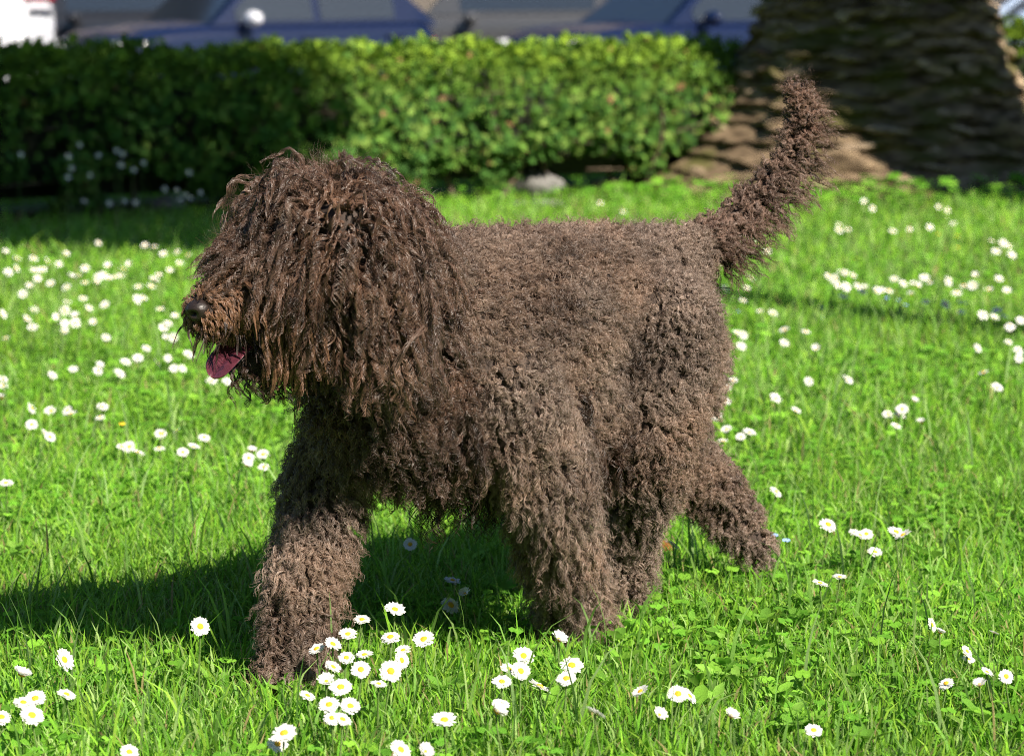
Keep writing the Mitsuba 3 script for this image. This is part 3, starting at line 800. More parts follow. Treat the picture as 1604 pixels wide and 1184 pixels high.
tdir = unit(BB - BA)[kb]
i = pick(tl, 40000); n = len(i)
coat('tail_coat', 'm_fur_tail', [grow(pts[i], nrm[i], unit(tdir[i] * .5 + np.array([.45, 0, -.5]) + .9 * tuft_dir(pts[i], 60) + .3 * rng.normal(size=(n, 3))), U(n, .022, .038) * (1 + .75 * np.clip(nrm[i] @ unit(np.array([.6, 0, -.8])), -.4, 1)) * np.clip(1.25 - 1.1 * (pts[i][:, 2] - JP['t2'][2]) / (JP['t5'][2] - JP['t2'][2]) * .60, .60, 1.1), U(n, .3, .75), U(n, .0022, .0040), U(n, 1.6, 2.6), 8, .0024, .00034, 17, sag=.3, pj=.15, clump=.85), fuzz(pick(tl, 20000), .024, .036, rad=.00014, nstr=3)])
fall = unit(down[None] * 1.0 + unit(rel * [1, 1, 0]) * 0.40)


near_mz = np.linalg.norm(pts - JP['muzzle_base'], axis=1)


def mop(mask, dens, L0, L1, nstr, R=(.0036, .0070), wl=(.020, .032), P=38, push=(.004, .034), front=.62, rad=.00034):
    i = pick(mask, dens); n = len(i)
    top = np.clip((nrm[i][:, 2] - 0.25) / 0.6, 0, 1)
    ahead = np.clip((rel[i] @ fwd - .035) / .07, 0, 1)
    Lh = U(n, L0, L1) * (1 - .45 * top) * (1 - (1 - front) * ahead)
    c = unit(fall[i] + .40 * tuft_dir(pts[i], 28) + .14 * rng.normal(size=(n, 3)))
    return grow(pts[i], nrm[i], c, Lh, np.clip(U(n, .80, .98) - .15 * top + .05 * ahead, 0, .99), U(n, *R) * (1 - .3 * ahead), Lh / U(n, *wl), nstr, .0022, rad, P, clump=.92, push=U(n, *push) * (1 - .8 * ahead) * (1 - .65 * np.clip((rel[i] @ back - .02) / .07, 0, 1)), sag=.35, pj=.12, freq_jit=.08, flat=.5)


def fringe():
    i = pick(hd & (rel @ fwd > .045) & (nrm[:, 2] > -.1) & (near_mz > .035) & (rel[:, 2] > -.06), 14000); n = len(i)
    Lh = U(n, .05, .085)
    c = unit(down[None] * .85 + np.array([-.62, -.20, 0]) + .5 * tuft_dir(pts[i], 34) + .1 * rng.normal(size=(n, 3)))
    return grow(pts[i], nrm[i], c, Lh, U(n, .8, .96), U(n, .003, .0055), Lh / U(n, .020, .030), 14, .003, .00034, 28, clump=.9, push=U(n, .010, .030), sag=.3, pj=.12, freq_jit=.08, flat=.5)


coat('head_hair', 'm_fur_head', [fringe(), mop(hd & (near_mz > .050), 11000, .072, .112, 13, push=(.012, .050)), mop(hd & (near_mz > .050), 10000, .04, .065, 9, R=(.004, .008), wl=(.016, .024), push=(.006, .034), P=24), short_curls(hd & (near_mz > .04), 18000, .018, .026, .001, .003, P=8, rad=.0006, tuft=.6), fuzz(pick(hd & (near_mz > .05) & ((nrm[:, 2] > .25) | (facing < .45)), 26000), .034, .056, rad=.00014, nstr=3)])
er = reg == 'ear'
coat('ear_hair', 'm_fur_ear', [mop(er, 13000, .045, .082, 12, push=(.010, .034), front=1.0), short_curls(er, 20000, .018, .026, .001, .003, P=8, rad=.0006, tuft=.6), fuzz(pick(er & (facing < .6), 26000), .028, .048, rad=.00014, nstr=3)], 'long ear hair with rusty tips')
mz = reg == 'muzzle'
noseP = at(311, 485, 3.168)
mdir = unit(JP['muzzle_tip'] - JP['muzzle_base'])
fr_ = np.clip((pts - JP['muzzle_base']) @ mdir / np.linalg.norm(JP['muzzle_tip'] - JP['muzzle_base']), -1, 1.4)
face_low = np.isin(reg, ['face', 'head', 'muzzle']) & (near_mz < .085) & (fr_ < .62) & (fr_ > -.75) & (nrm[:, 2] < .55) & (pts[:, 2] < JP['muzzle_base'][2] + .035)
i = pick(mz & (np.linalg.norm(pts - noseP, axis=1) > .0095), 70000); n = len(i)
ml = np.where(fr_[i] > .5, U(n, .012, .024), U(n, .030, .055)) * np.clip(1.1 - .45 * fr_[i], .5, 1)
i3 = pick(face_low, 15000); n3 = len(i3)
ml3 = U(n3, .055, .092) * (1 - .25 * np.clip(fr_[i3], 0, 1))
coat('muzzle_hair', 'm_fur_muzzle', [grow(pts[i], nrm[i], unit(down[None] * (.3 + .7 * (nrm[i][:, 2:] < .4)) + .15 * rng.normal(size=(n, 3)) - fwd * .45 + .25 * tuft_dir(pts[i], 60)), ml, U(n, .85, .98), U(n, .0006, .0020), ml / U(n, .03, .05), 5, .0030, .00034, 12, clump=.7, push=U(n, .001, .008), sag=.4, pj=.2),
                                     grow(pts[i3], nrm[i3], unit(down[None] + .07 * rng.normal(size=(n3, 3)) - fwd * .16 + LAT * .12 + .16 * tuft_dir(pts[i3], 45)), ml3, U(n3, .85, .99), U(n3, .0006, .0026), ml3 / U(n3, .03, .05), 14, .0034, .00038, 16, clump=.88, push=U(n3, .006, .030), sag=.5, pj=.2),
                                     fuzz(pick(mz & (fr_ < .9), 14000), .008, .018)],
     'straighter rust brown hair hanging over the mouth')
lip = mz & (fr_ > .45) & (nrm[:, 2] < -.25)
i = pick(lip, 9000); n = len(i)
jw = reg == 'jaw'
i2 = pick(jw & (pts[:, 2] < JP['jaw_base'][2] + .01), 14000); n2 = len(i2)
coat('beard_hair', 'm_fur_dark', [grow(pts[i], nrm[i], unit(down[None] + .25 * rng.normal(size=(n, 3)) + fwd * .1), U(n, .020, .042), U(n, .8, .97), U(n, .0005, .002), U(n, .4, 1), 6, .003, .00036, 12, sag=.3, clump=.95),
                                  grow(pts[i2], nrm[i2], unit(down[None] + .3 * rng.normal(size=(n2, 3)) - fwd * .3), U(n2, .022, .045), U(n2, .7, .95), U(n2, .002, .005), U(n2, 1, 1.8), 8, .003, .0004, 14, sag=.4, clump=.8, pj=.2)])

# nose, tongue, mouth
ns = trimesh.creation.icosphere(subdivisions=4)
nv = np.array(ns.vertices)
ax = unit(np.array([-0.93, -0.33, -0.12]))                            # the way the nose points
ay = unit(np.cross([0, 0, 1.0], ax)); az = np.cross(ax, ay)
for sgn in (-1, 1):
    c = unit(np.array([0.62, 0.62 * sgn, -0.25]))
    dd = np.linalg.norm((nv - c) * np.array([1, 1.0, 1.3]), axis=1)
    nv = nv * (1 - 0.55 * np.exp(-(dd / 0.34) ** 2))[:, None]
nv = nv * (1 - 0.10 * np.exp(-(nv[:, 1] / 0.12) ** 2) * (nv[:, 0] > 0.3))[:, None]
nv = nv * np.array([.0142, .0136, .0118]) * (1 + 0.05 * meshkit.fbm(np.array(ns.vertices) * 9, 2)[:, None])
nv[:, 2] *= np.where(nv[:, 2] < 0, 1.15, 0.95)
nv = noseP + nv[:, :1] * ax + nv[:, 1:2] * ay + nv[:, 2:] * az
part(dk, 'nose', ply((nv, ns.faces), 'm_nose', smooth=True), 'glossy dark brown nose')
tp = np.array([at(425, 522, 3.225), at(398, 530, 3.212), at(376, 544, 3.20), at(359, 560, 3.19), at(346, 575, 3.185), at(333, 592, 3.183)])
tw = np.array([.016, .019, .0205, .021, .020, .012])
tt = np.linspace(0, 5, 26)
from scipy.interpolate import CubicSpline
tp = CubicSpline(np.arange(6), tp)(tt); tw = CubicSpline(np.arange(6), tw)(tt) * .92
tw = np.where(tt > 3.9, np.sqrt(np.clip(1 - ((tt - 3.9) / 1.12) ** 2, 0.0, 1)) * .0188, tw)
tdv = unit(np.gradient(tp, axis=0))
acr = unit(np.cross(tdv, unit(np.array([-0.30, -0.65, 0.72]))))      # across the tongue
tup = np.cross(acr, tdv)
uu = np.linspace(-1, 1, 13)
thick = .0035
upv = tp[:, None] + acr[:, None] * (uu[None] * tw[:, None])[..., None] + tup[:, None] * (thick * np.sqrt(1 - uu ** 2 * .98)[None] + 0.005 * uu[None] ** 2 - .0025 * np.exp(-(uu[None] / .16) ** 2))[..., None]
dnv = tp[:, None] + acr[:, None] * (uu[None, ::-1] * tw[:, None])[..., None] + tup[:, None] * (-thick * np.sqrt(1 - uu ** 2 * .98)[None] + 0.005 * uu[None] ** 2)[..., None]
TV = np.concatenate([upv, dnv], 1)
part(dk, 'tongue', ply((TV.reshape(-1, 3), quads(26, 26, True)), 'm_tongue', smooth=True), 'purple pink tongue hanging from the open mouth')
mo = tube(np.array([at(470, 520, 3.245), at(430, 535, 3.23), at(395, 545, 3.21)]), np.array([.026, .020, .012]), 12)
part(dk, 'mouth', ply(mo, 'm_mouth', smooth=True))
# ------------------------------------------------------------------ grass, clover, weeds
def behind_hedge(x, y):
    d = (np.stack([x, y], 1) - HA) @ (-HN)
    return d


def scatter(n, y0, y1, margin):
    y = np.sqrt(rng.random(n) * (y1 ** 2 - y0 ** 2) + y0 ** 2)
    x = (rng.random(n) * 2 - 1) * (0.1745 * y + margin)
    return x, y


def tufts(x, y, s):
    return meshkit.fbm(np.stack([x * s, y * s, 0 * x + 2], 1), 3)


GR = [(0.21, 0.47, 0.045), (0.26, 0.53, 0.05), (0.16, 0.40, 0.04), (0.32, 0.55, 0.07), (0.24, 0.47, 0.10), (0.38, 0.56, 0.18)]  # last, palest green paints sun glints into the blade colour
gv, gf, gc, k0 = [], [], [], 0
for n, y0, y1, mg, hh, ww, sg in ((84000, 2.85, 4.9, 0.35, (0.022, 0.056), (0.0018, 0.0040), 3), (62000, 4.9, 8.0, 0.5, (0.025, 0.065), (0.003, 0.0055), 3), (60000, 8.0, 15.2, 0.8, (0.03, 0.075), (0.005, 0.009), 2)):
    x, y = scatter(n, y0, y1, mg)
    dd = behind_hedge(x, y)
    keep = (dd < 0.12) | (dd > 0.9)
    x, y = x[keep], y[keep]; n = len(x)
    tf = tufts(x, y, 4.0)
    h = rng.uniform(*hh, n) * (0.55 + 0.9 * tf)
    h *= np.where(rng.random(n) < 0.03, 1.8, 1.0)
    w = rng.uniform(*ww, n)
    b = np.stack([x, y, lawn_z(x, y) - 0.003], 1)
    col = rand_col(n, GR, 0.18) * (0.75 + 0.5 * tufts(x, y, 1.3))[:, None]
    dry = rng.random(n) < 0.035
    col[dry] = np.array([0.38, 0.32, 0.15])
    lean = np.abs(rng.normal(1.15, 0.55, n))
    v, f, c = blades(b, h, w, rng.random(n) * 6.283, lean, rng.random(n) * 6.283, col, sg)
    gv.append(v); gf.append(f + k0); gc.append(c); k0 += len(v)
# the lawn goes on outside the picture, with fewer and broader blades
n = 90000
y = rng.uniform(0.6, 14.0, n); x = rng.uniform(-3.4, 3.4, n)
dd = behind_hedge(x, y)
inside = (np.abs(x) < 0.1745 * y + 0.30) & (y > 2.85)
keep = ~inside & (dd < 0.12) & ((np.abs(x) < 0.1745 * y + 1.9))
x, y = x[keep], y[keep]; n = len(x)
v, f, c = blades(np.stack([x, y, lawn_z(x, y) - .003], 1), rng.uniform(.03, .06, n), rng.uniform(.006, .011, n), rng.random(n) * 6.283, np.abs(rng.normal(1.1, .5, n)), rng.random(n) * 6.283, rand_col(n, GR, .18), 2)
gv.append(v); gf.append(f + k0); gc.append(c); k0 += len(v)
# long loose blades
n = 1500
x, y = scatter(n, 2.9, 8.5, 0.3)
v, f, c = blades(np.stack([x, y, lawn_z(x, y) - .003], 1), rng.uniform(.08, .15, n), rng.uniform(.003, .0055, n), rng.random(n) * 6.283, rng.uniform(.4, 1.5, n), rng.random(n) * 6.283, rand_col(n, [(0.24, 0.42, 0.10), (0.32, 0.50, 0.18), (0.20, 0.40, 0.08)]), 4)
gv.append(v); gf.append(f + k0); gc.append(c); k0 += len(v)
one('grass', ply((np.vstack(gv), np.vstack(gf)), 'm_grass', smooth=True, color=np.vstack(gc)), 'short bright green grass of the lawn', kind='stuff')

# clover: three round leaflets on short stems
def clover(n, y0, y1, mg, s0, s1, z0, z1, where=None):
    x, y = scatter(n, y0, y1, mg)
    keep = tufts(x, y, 2.2) > 0.46
    if where is not None:
        keep = where(x, y)
    x, y = x[keep], y[keep]; n = len(x)
    z = lawn_z(x, y) + rng.uniform(z0, z1, n)
    s = rng.uniform(s0, s1, n); a0 = rng.random(n) * 6.283
    tilt = rng.normal(size=(n, 3)) * 0.35 + [0, -0.1, 1]
    col = rand_col(n, [(0.18, 0.44, 0.045), (0.24, 0.51, 0.055), (0.14, 0.36, 0.04)], 0.15)
    vs, fs, cs, k = [], [], [], 0
    for q in range(3):
        a = a0 + q * 2.094
        dirv = np.stack([np.cos(a), np.sin(a), 0 * a], 1)
        v, f, c = leaves(np.stack([x, y, z], 1) + dirv * (s * 0.5)[:, None], tilt, dirv, s, np.full(n, 0.95), col, fold=0.18)
        vs.append(v); fs.append(f + k); cs.append(c); k += len(v)
    return np.vstack(vs), np.vstack(fs), np.vstack(cs)


def rosettes(n, y0, y1):
    x, y = scatter(n, y0, y1, .3)
    keep = tufts(x, y, 3.1) > 0.5
    x, y = x[keep], y[keep]; n = len(x); m = 6
    a = np.repeat(rng.random(n) * 6.283, m) + np.tile(np.arange(m) * 1.047, n) + rng.normal(size=n * m) * .25
    s = rng.uniform(.016, .034, n * m)
    d = np.stack([np.cos(a), np.sin(a), rng.uniform(.25, 1.1, n * m)], 1)
    p = np.repeat(np.stack([x, y, lawn_z(x, y) + rng.uniform(.006, .022, n)], 1), m, 0) + unit(d) * (s * .55)[:, None]
    return leaves(p, np.stack([-np.cos(a) * .5, -np.sin(a) * .5, 1 + 0 * a], 1) + rng.normal(size=(n * m, 3)) * .2, d, s, rng.uniform(.34, .55, n * m), rand_col(n * m, [(0.20, 0.42, 0.05), (0.26, 0.50, 0.08), (0.16, 0.36, 0.05)], .15), fold=.3)


cl = [rosettes(1800, 2.85, 6.5), clover(6800, 2.85, 5.0, .3, .006, .012, .014, .040), clover(9000, 5.0, 9.0, .4, .009, .016, .015, .04)]
v, f = join([c[:2] for c in cl])
one('clover', ply((v, f), 'm_clover', smooth=True, color=np.vstack([c[2] for c in cl])), 'small round clover leaves among the grass', kind='stuff')
wd = [clover(3000, 10.4, 13.2, .3, .02, .038, .02, .10, lambda x, y: (((x - 1.3) / 1.0) ** 2 + ((y - 11.95) / 0.6) ** 2 < 1) & (rng.random(len(x)) < 0.9)),
      clover(1200, 10.4, 13.2, .3, .02, .038, .02, .10, lambda x, y: (behind_hedge(x, y) > -0.22) & (behind_hedge(x, y) < 0.1) & (x > -0.6))]
v, f = join([c[:2] for c in wd])
one('weeds', ply((v, f), 'm_clover', smooth=True, color=np.vstack([c[2] for c in wd])), 'leafy low weeds growing at the foot of the palm trunk', kind='stuff')


# ------------------------------------------------------------------ daisies
ORD = ['first', 'second', 'third', 'fourth', 'fifth', 'sixth', 'seventh', 'eighth', 'ninth', 'tenth', 'eleventh', 'twelfth', 'thirteenth', 'fourteenth', 'fifteenth', 'sixteenth', 'seventeenth', 'eighteenth', 'nineteenth', 'twentieth', 'twenty-first', 'twenty-second', 'twenty-third', 'twenty-fourth']


def ranked(pts_, label, group, **kw):
    """a few daisies of one bunch, told apart by their place in it"""
    order = np.argsort([p[0] for p in pts_])
    for n_, k_ in enumerate(order):
        place = 'leftmost' if n_ == 0 else 'rightmost' if n_ == len(order) - 1 else ORD[n_] + ' from the left'
        kk = dict(kw)
        if 'h' in kk:
            kk['h'] = drng.uniform(*kk['h'])
        daisy(*pts_[k_], f'{label}, {place}', group, **kk)


def daisy_meshes(r, seed, closed=0.0, npet=30):
    """petals, disc: head of radius r facing +z"""
    q = np.random.default_rng(seed)
    vs, fs, k = [], [], 0
    for layer in range(2):
        a = (np.arange(npet) + 0.5 * layer + q.normal(size=npet) * 0.12) * 2 * math.pi / npet
        L = r * (1 - 0.10 * layer) * q.uniform(0.86, 1.06, npet)
        w = r * 0.115
        up = (0.05 + 0.13 * layer + q.normal(size=npet) * 0.07) + closed
        for i in range(npet):
            ca, sa = math.cos(a[i]), math.sin(a[i])
            t = np.array([0.24 * r / L[i], 0.6, 0.9, 1.0]); ww = np.array([0.45, 1.0, 0.85, 0.2]) * w
            rad = t * L[i] * math.cos(up[i]); z = t * L[i] * math.sin(up[i]) - 0.03 * r * t ** 2 + 0.0003 * layer
            c = np.stack([rad * ca, rad * sa, z], 1)
            sd = np.array([-sa, ca, 0])
            vs.append(np.concatenate([c - sd * ww[:, None], c + sd * ww[:, None]])); 
            f = []
            for j in range(3):
                f += [[j, j + 1, j + 5], [j, j + 5, j + 4]]
            fs.append(np.array(f) + k); k += 8
    pet = np.vstack(vs), np.vstack(fs)
    th, ph = np.meshgrid(np.arange(12) * 2 * math.pi / 12, np.linspace(0.02, 1.5, 5))
    R = 0.35 * r * (1 + 0.05 * q.normal(size=th.shape))
    dv = np.stack([R * np.sin(ph) * np.cos(th), R * np.sin(ph) * np.sin(th), 0.55 * R * np.cos(ph) + 0.02 * r], -1).reshape(-1, 3)
    return pet, (dv, quads(5, 12, True))


KINDS = []
for s, (cl_, npet) in enumerate(((0.0, 30), (0.12, 28), (-0.12, 32), (0.55, 26))):
    pet, disc = daisy_meshes(1.0, s + 1, cl_, npet)
    sm_pet, sm_disc = daisy_meshes(1.0, s + 1, cl_, 14)
    vv, ff = join([(sm_pet[0] * [1, 1, 1], sm_pet[1]), sm_disc])
    colr = np.vstack([np.repeat([[0.80, 0.80, 0.78]], len(sm_pet[0]), 0), np.repeat([[0.75, 0.42, 0.02]], len(sm_disc[0]), 0)])
    KINDS.append((ply(pet, 'm_petal', smooth=False), ply(disc, 'm_daisy_disc', smooth=True), ply((vv, ff), 'm_flower_vc', smooth=False, color=colr)))
STEM = ply(tube(np.array([[0.10, 0, -1.0], [0.07, 0, -.6], [0.01, 0, -.2], [0, 0, 0]]), np.array([.0009, .0009, .0008, .0010]) * 14, 5), 'm_daisy_stem', smooth=True)
drng = np.random.default_rng(21)


def daisy(px, py, label, group, near=True, r=0.0115, h=None, kind=None, tilt=None):
    h = h if h is not None else drng.uniform(0.045, 0.075)
    p = ground_at(px, py, h)
    p[2] = h + float(lawn_z(np.array(p[0]), np.array(p[1])))
    key = thing('daisy', label, 'daisy', group)
    r = r * drng.uniform(0.80, 1.14)
    n = unit(np.array([0.18, -0.45, 0.85]) + drng.normal(size=3) * 0.30) if tilt is None else unit(np.array(tilt))
    x = unit(np.cross([0, 1.0, 0.1], n)); y = np.cross(n, x)
    a = drng.random() * 6.283
    x, y = x * math.cos(a) + y * math.sin(a), y * math.cos(a) - x * math.sin(a)
    M = np.eye(4); M[:3, 0], M[:3, 1], M[:3, 2], M[:3, 3] = x * r, y * r, n * r, p
    k = kind if kind is not None else int(drng.choice([0, 0, 1, 1, 2, 3], p=[.2, .2, .2, .15, .15, .1]))
    if near:
        part(key, 'petals', {**KINDS[k][0], 'to_world': T(M)})
        part(key, 'disc', {**KINDS[k][1], 'to_world': T(M)})
        S = np.eye(4); b = drng.random() * 6.283
        hh = p[2] + 0.002
        S[:3, 0], S[:3, 1], S[:3, 2], S[:3, 3] = np.array([math.cos(b), math.sin(b), 0]) * 0.09, np.array([-math.sin(b), math.cos(b), 0]) * 0.09, [0, 0, hh], p - n * r * 0.03
        part(key, 'stem', {**STEM, 'to_world': T(S)})
    else:
        scene[key] = {**KINDS[k][2], 'to_world': T(M)}


def crop(lst, ox, oy, s):
    return [(ox + x / s, oy + y / s) for x, y in lst]


FL = crop([(82,107),(120,150),(58,181),(123,187),(133,215),(105,236),(82,264),(170,158),(210,167),(237,131),(351,90),(303,182),(253,210),(303,230),(238,246),(240,293),(296,282),(385,175),(461,168),(350,215),(390,215),(430,208),(370,205),(410,212),(345,228),(374,306),(120,321),(9,332),(115,380),(200,344),(230,322),(268,345),(270,367),(317,315),(333,364),(229,368),(95,350),(517,97),(551,104),(583,130),(632,122),(670,133),(640,165),(605,190),(565,205),(550,224),(539,246),(493,246),(509,285),(490,287),(570,322),(625,345),(600,373),(582,392),(60,150),(30,195),(180,230),(150,185),(282,205),(440,185),(20,130)], 0, 340, 2.276)
ML = crop([(618,424),(592,425),(378,421),(522,464),(599,502),(559,520),(447,520),(354,535),(350,550),(492,506),(261,546),(186,571),(425,563),(650,543),(620,541),(672,490),(112,692),(178,700),(240,700),(252,712),(366,688),(113,750),(160,783),(178,793),(357,724),(572,780),(631,771),(728,793),(690,825),(652,845),(568,832),(435,828),(460,828),(490,848),(22,950),(898,840),(887,865),(937,853),(880,892),(940,895),(12,585),(10,610),(5,655),(755,587),(810,592),(230,395),(20,420)], 0, 340, 2.276)
FR = crop([(518,76),(545,97),(757,92),(785,103),(780,133),(802,153),(437,160),(437,174),(465,174),(609,180),(663,172),(727,168),(925,208),(962,216),(980,224),(940,238),(990,247),(162,208),(215,222),(207,232),(130,236),(155,323),(142,361),(75,362),(130,403),(403,312),(422,322),(447,296),(460,303),(482,308),(432,342),(460,350),(453,381),(498,346),(520,350),(512,364),(558,362),(574,362),(596,360),(614,320),(643,335),(676,336),(690,342),(711,313),(727,328),(667,372),(712,396),(788,324),(837,337),(866,337),(873,304),(814,363),(778,405),(831,399),(949,315),(915,350),(974,352),(828,431),(897,441),(942,423),(934,447),(967,442),(984,478),(1018,457)], 1100, 280, 2.042)
MR = crop([(185,437),(225,444),(262,495),(331,497),(263,532),(363,549),(112,504),(130,508),(124,540),(880,545),(980,527),(1012,553),(1013,575),(340,643),(466,637),(235,696),(300,734),(98,640),(78,663),(72,703),(42,750),(78,797),(123,821),(150,807),(66,835),(678,702),(639,728),(631,746),(593,744),(620,783),(699,770),(899,617),(943,660)], 1100, 280, 2.042)
def field(lst, xs, ys, cols, rows, what, near, r=.0115):
    """daisies by the part of the lawn they stand in; a lone one in its part says so"""
    for px, py in lst:
        i, j = int(np.searchsorted(xs, px)), int(np.searchsorted(ys, py))
        place = f'{rows[j]} {cols[i]}'
        daisy(px, py, f'{what} {place}', f'daisies {place}', near=near, r=r)


field(FL, (70, 130, 190), (400, 440, 475), ('at the left edge', 'near the left edge', 'midway to the dog head', 'close to the dog head'), ('by the hedge shade', 'in the thick white drift', 'just above dog nose height', 'at dog nose height'), 'small white daisy', False, .0130)
field(ML, (60, 140, 230, 340), (560, 620, 680), ('at the left edge', 'near the left edge', 'midway to the dog', 'nearing the dog', 'close to the dog'), ('level with the dog nose,', 'level with the tongue,', 'below the chin level,', 'level with the upper front leg,'), 'white daisy in the left lawn', True)
field(FR, (1210, 1330, 1430, 1520), (370, 425, 465), ('beside the tail', 'right of the rump', 'midway right', 'toward the right edge', 'at the right edge'), ('far back by the palm,', 'beyond the white drift,', 'in the white drift,', 'just before the white drift,'), 'small white daisy', False, .0130)
field(MR, (1180, 1300, 1450), (530, 585, 650), ('beside the rump', 'right of the dog', 'midway right', 'near the right edge'), ('on the dark shadow band,', 'just below the shadow band,', 'level with the dog thigh,', 'level with the lifted leg,'), 'white daisy', True)
for k, (px, py) in enumerate(crop([(125,238),(410,250),(478,180),(430,320),(405,375),(540,362),(700,215),(735,235),(725,300),(800,330),(858,288),(1132,345),(985,445),(1058,452),(1110,480),(1075,505),(1140,500),(505,515),(655,530),(743,518),(812,525),(1200,465),(590,245)], 0, 180, 3.82)):
    xw = (px - CX) / FPX * 10.9
    Yd = HA[1] + (xw - HA[0]) * HD[1] / HD[0] - 0.10
    p = at(px, py, Yd); p[2] = max(p[2], .03)
    M = np.eye(4); nn = unit(np.array([.45, -.75, .5]) + drng.normal(size=3) * .2); xx = unit(np.cross([0, 0, 1.0], nn)); r = drng.uniform(.009, .013)
    M[:3, 0], M[:3, 1], M[:3, 2], M[:3, 3] = xx * r, np.cross(nn, xx) * r, nn * r, p
    key = thing('daisy', ('dim white flower ' + ('high' if py < 255 else 'midway' if py < 290 else 'low') + ' before the dark hedge, ' + ('far left' if px < 115 else 'left of middle' if px < 200 else 'next to the dog head')), 'daisy', 'shaded flowers ' + ('high' if py < 255 else 'midway' if py < 290 else 'low') + ('far left' if px < 115 else 'left of middle' if px < 200 else 'next to the head'))
    part(key, 'petals', {**KINDS[k % 3][2], 'to_world': T(M)})
    part(key, 'stem', ply(tube(np.array([p - nn * .001, [p[0] - .01, p[1] + .01, p[2] * .5], [p[0], p[1] + .02, -.01]]), np.array([.001, .0012, .0014]), 4), 'm_daisy_stem'))
ranked([(1004, 311), (976, 333), (940, 318)], 'white daisy seen over the dog back', 'daisies over the dog back', near=False)
cluster = [(992,332),(1042,318),(1085,360),(1142,352),(1043,390),(1130,397),(1022,436),(1067,452),(963,479),(1031,507),(1186,442),(1224,402),(1257,368),(1263,337)]
ranked(crop(cluster, 0, 850, 2), 'white daisy in the front paw cluster', 'daisies clustered at the front paw', h=(.06, .075))
A1 = [((627, 262), 'lone tall daisy left of the dog front leg', .095), ((200, 367), 'flat white daisy in the sunlit grass at lower left', .06), ((67, 416), 'small half closed pinkish daisy at lower left', .05), ((1237, 210), 'white daisy on a tall stem between front and middle legs', .10),
      ((1134, 241), 'half shaded daisy just right of the front leg', .075), ((1223, 295), 'white daisy above the front paw cluster, right side', .075), ((1328, 303), 'grey shaded daisy seen edge on right of the cluster', .07), ((1090, 287), 'shaded daisy against the rear edge of the front leg', .07),
      ((1097, 512), 'daisy with ragged petals and deep yellow eye, lowest in the cluster', .06), ((1392, 556), 'single white daisy at bottom below the gap between the legs', .06), ((405, 655), 'daisy cut by the bottom edge at left', .05)]
for (x, y), lab, h in A1:
    daisy(x / 2, 850 + y / 2, lab, None, h=h, r=.0122)
ranked([(x / 2, 850 + y / 2) for x, y in ((73, 500), (110, 488), (100, 540), (208, 475), (5, 545))], 'white daisy with yellow eye at the lower left corner', 'daisies at the lower left corner')
ranked([(x / 2, 850 + y / 2) for x, y in ((1417, 118), (1458, 160), (1412, 195), (1285, 5))], 'dim daisy in the shadow under the dog belly', 'daisies in the dog shadow')
ranked([(x / 2, 850 + y / 2) for x, y in ((1255, 648), (1330, 655), (890, 596), (870, 630), (1040, 548), (1073, 553))], 'white daisy at the bottom edge below the cluster', 'daisies along the bottom edge')
R1 = [(145,304),(36,355),(27,402),(187,384),(170,425),(87,450),(-32,435),(-10,395),(-35,505),(-50,528)]
ranked([(802 + x / 2, 850 + y / 2) for x, y in R1], 'white daisy in the loose group before the standing middle leg', 'daisies before the middle leg', r=.012)
R2 = [((403, 466), 'worn daisy with few petals at bottom centre right'), ((685, 543), 'closed white daisy tipped over at bottom right of centre'), ((460, 540), 'half open daisy left of the tipped closed one at the bottom'), ((945, 587), 'flattened pale daisy at the bottom edge, right'), ((1137, 30), 'faded daisy in the grass far right of the lifted paw'), ((505, 5), 'white daisy below the lifted hind leg'), ((260, 535), 'daisy with missing petals below the middle leg')]
for (x, y), lab in R2:
    daisy(802 + x / 2, 850 + y / 2, lab, None, kind=3 if 'closed' in lab or 'half' in lab else None)
ranked([(802 + x / 2, 850 + y / 2) for x, y in ((520, 473), (555, 480))], 'one of two touching daisies at the bottom right of centre', 'two touching daisies')
ranked([(802 + x / 2, 850 + y / 2) for x, y in ((965, 127), (1027, 108))], 'daisy of the pair right of the lifted hind paw', 'pair right of the hind paw')
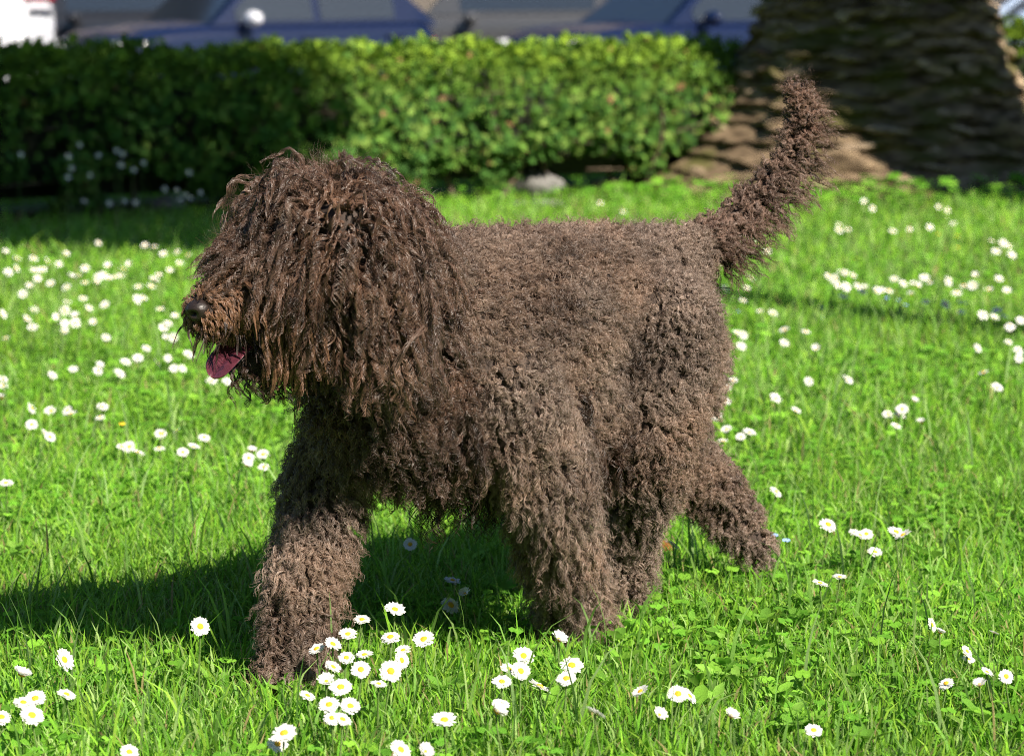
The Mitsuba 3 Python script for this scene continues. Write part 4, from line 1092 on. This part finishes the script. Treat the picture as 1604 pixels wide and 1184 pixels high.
ranked([(802 + x / 2, 850 + y / 2) for x, y in ((1315, 257), (1340, 283), (1425, 340), (1430, 365), (1510, 283), (1487, 405), (1465, 445), (1548, 418), (1360, 440))], 'small daisy low in the grass at lower right', 'daisies at lower right', r=.0085)
ranked([(1100 + x / 2.042, 280 + y / 2.042) for x, y in ((236, 1000), (403, 1106), (490, 1132), (505, 1140), (525, 1136), (620, 1130), (643, 1140))], 'white daisy right of the lifted hind leg', 'daisies right of the lifted leg')

# a few small other flowers and a dead leaf
def tiny(px, py, name, cat, label, group, col, r):
    p = ground_at(px, py, 0.035)
    key = thing(name, label, cat, group)
    k = np.arange(5) * 2 * math.pi / 5
    d = np.stack([np.cos(k), np.sin(k), 0.2 + 0 * k], 1)
    n3 = np.repeat([[0.1, -0.5, 0.9]], 5, 0)
    v, f, c = leaves(d * r * 0.55 + p + np.array([0, -.004, 0]), n3, d, np.full(5, r), np.full(5, 0.95), np.repeat([col], 5, 0))
    st = tube(np.array([[p[0] + .004, p[1], 0.0], [p[0], p[1], 0.034]]), np.array([.0008, .0008]), 4)
    scene[key] = ply(join([(v, f), st]), 'm_flower_vc', smooth=False, color=np.vstack([c, np.repeat([[.1, .2, .04]], len(st[0]), 0)]))


for px, py in ((1212, 838), (1231, 846), (1388, 467), (1287, 482), (1287, 498), (1408, 470), (1418, 478), (1155, 488)):
    tiny(px, py, 'speedwell_flower', 'flower', 'tiny pale blue flower in the grass right of the dog', 'tiny blue flowers', (0.25, 0.38, 0.75), .006)
for px, py in ((1474, 402), (1500, 388), (1470, 367), (1500, 370), (1340, 405), (192, 664)):
    tiny(px, py, 'yellow_flower', 'flower', 'tiny yellow flower in the grass', 'tiny yellow flowers', (0.75, 0.50, 0.02), .006)
p = ground_at(1035, 858, 0.02)
v, f, c = leaves(p[None], np.array([[.2, -.6, .8]]), np.array([[1.0, .2, 0]]), np.array([.05]), np.array([.45]), np.array([[.30, .12, .04]]), fold=.5)
one('fallen_leaf', ply((v, f), 'm_clover', smooth=True, color=c), 'orange brown dead leaf lying under the lifted hind leg', 'leaf')
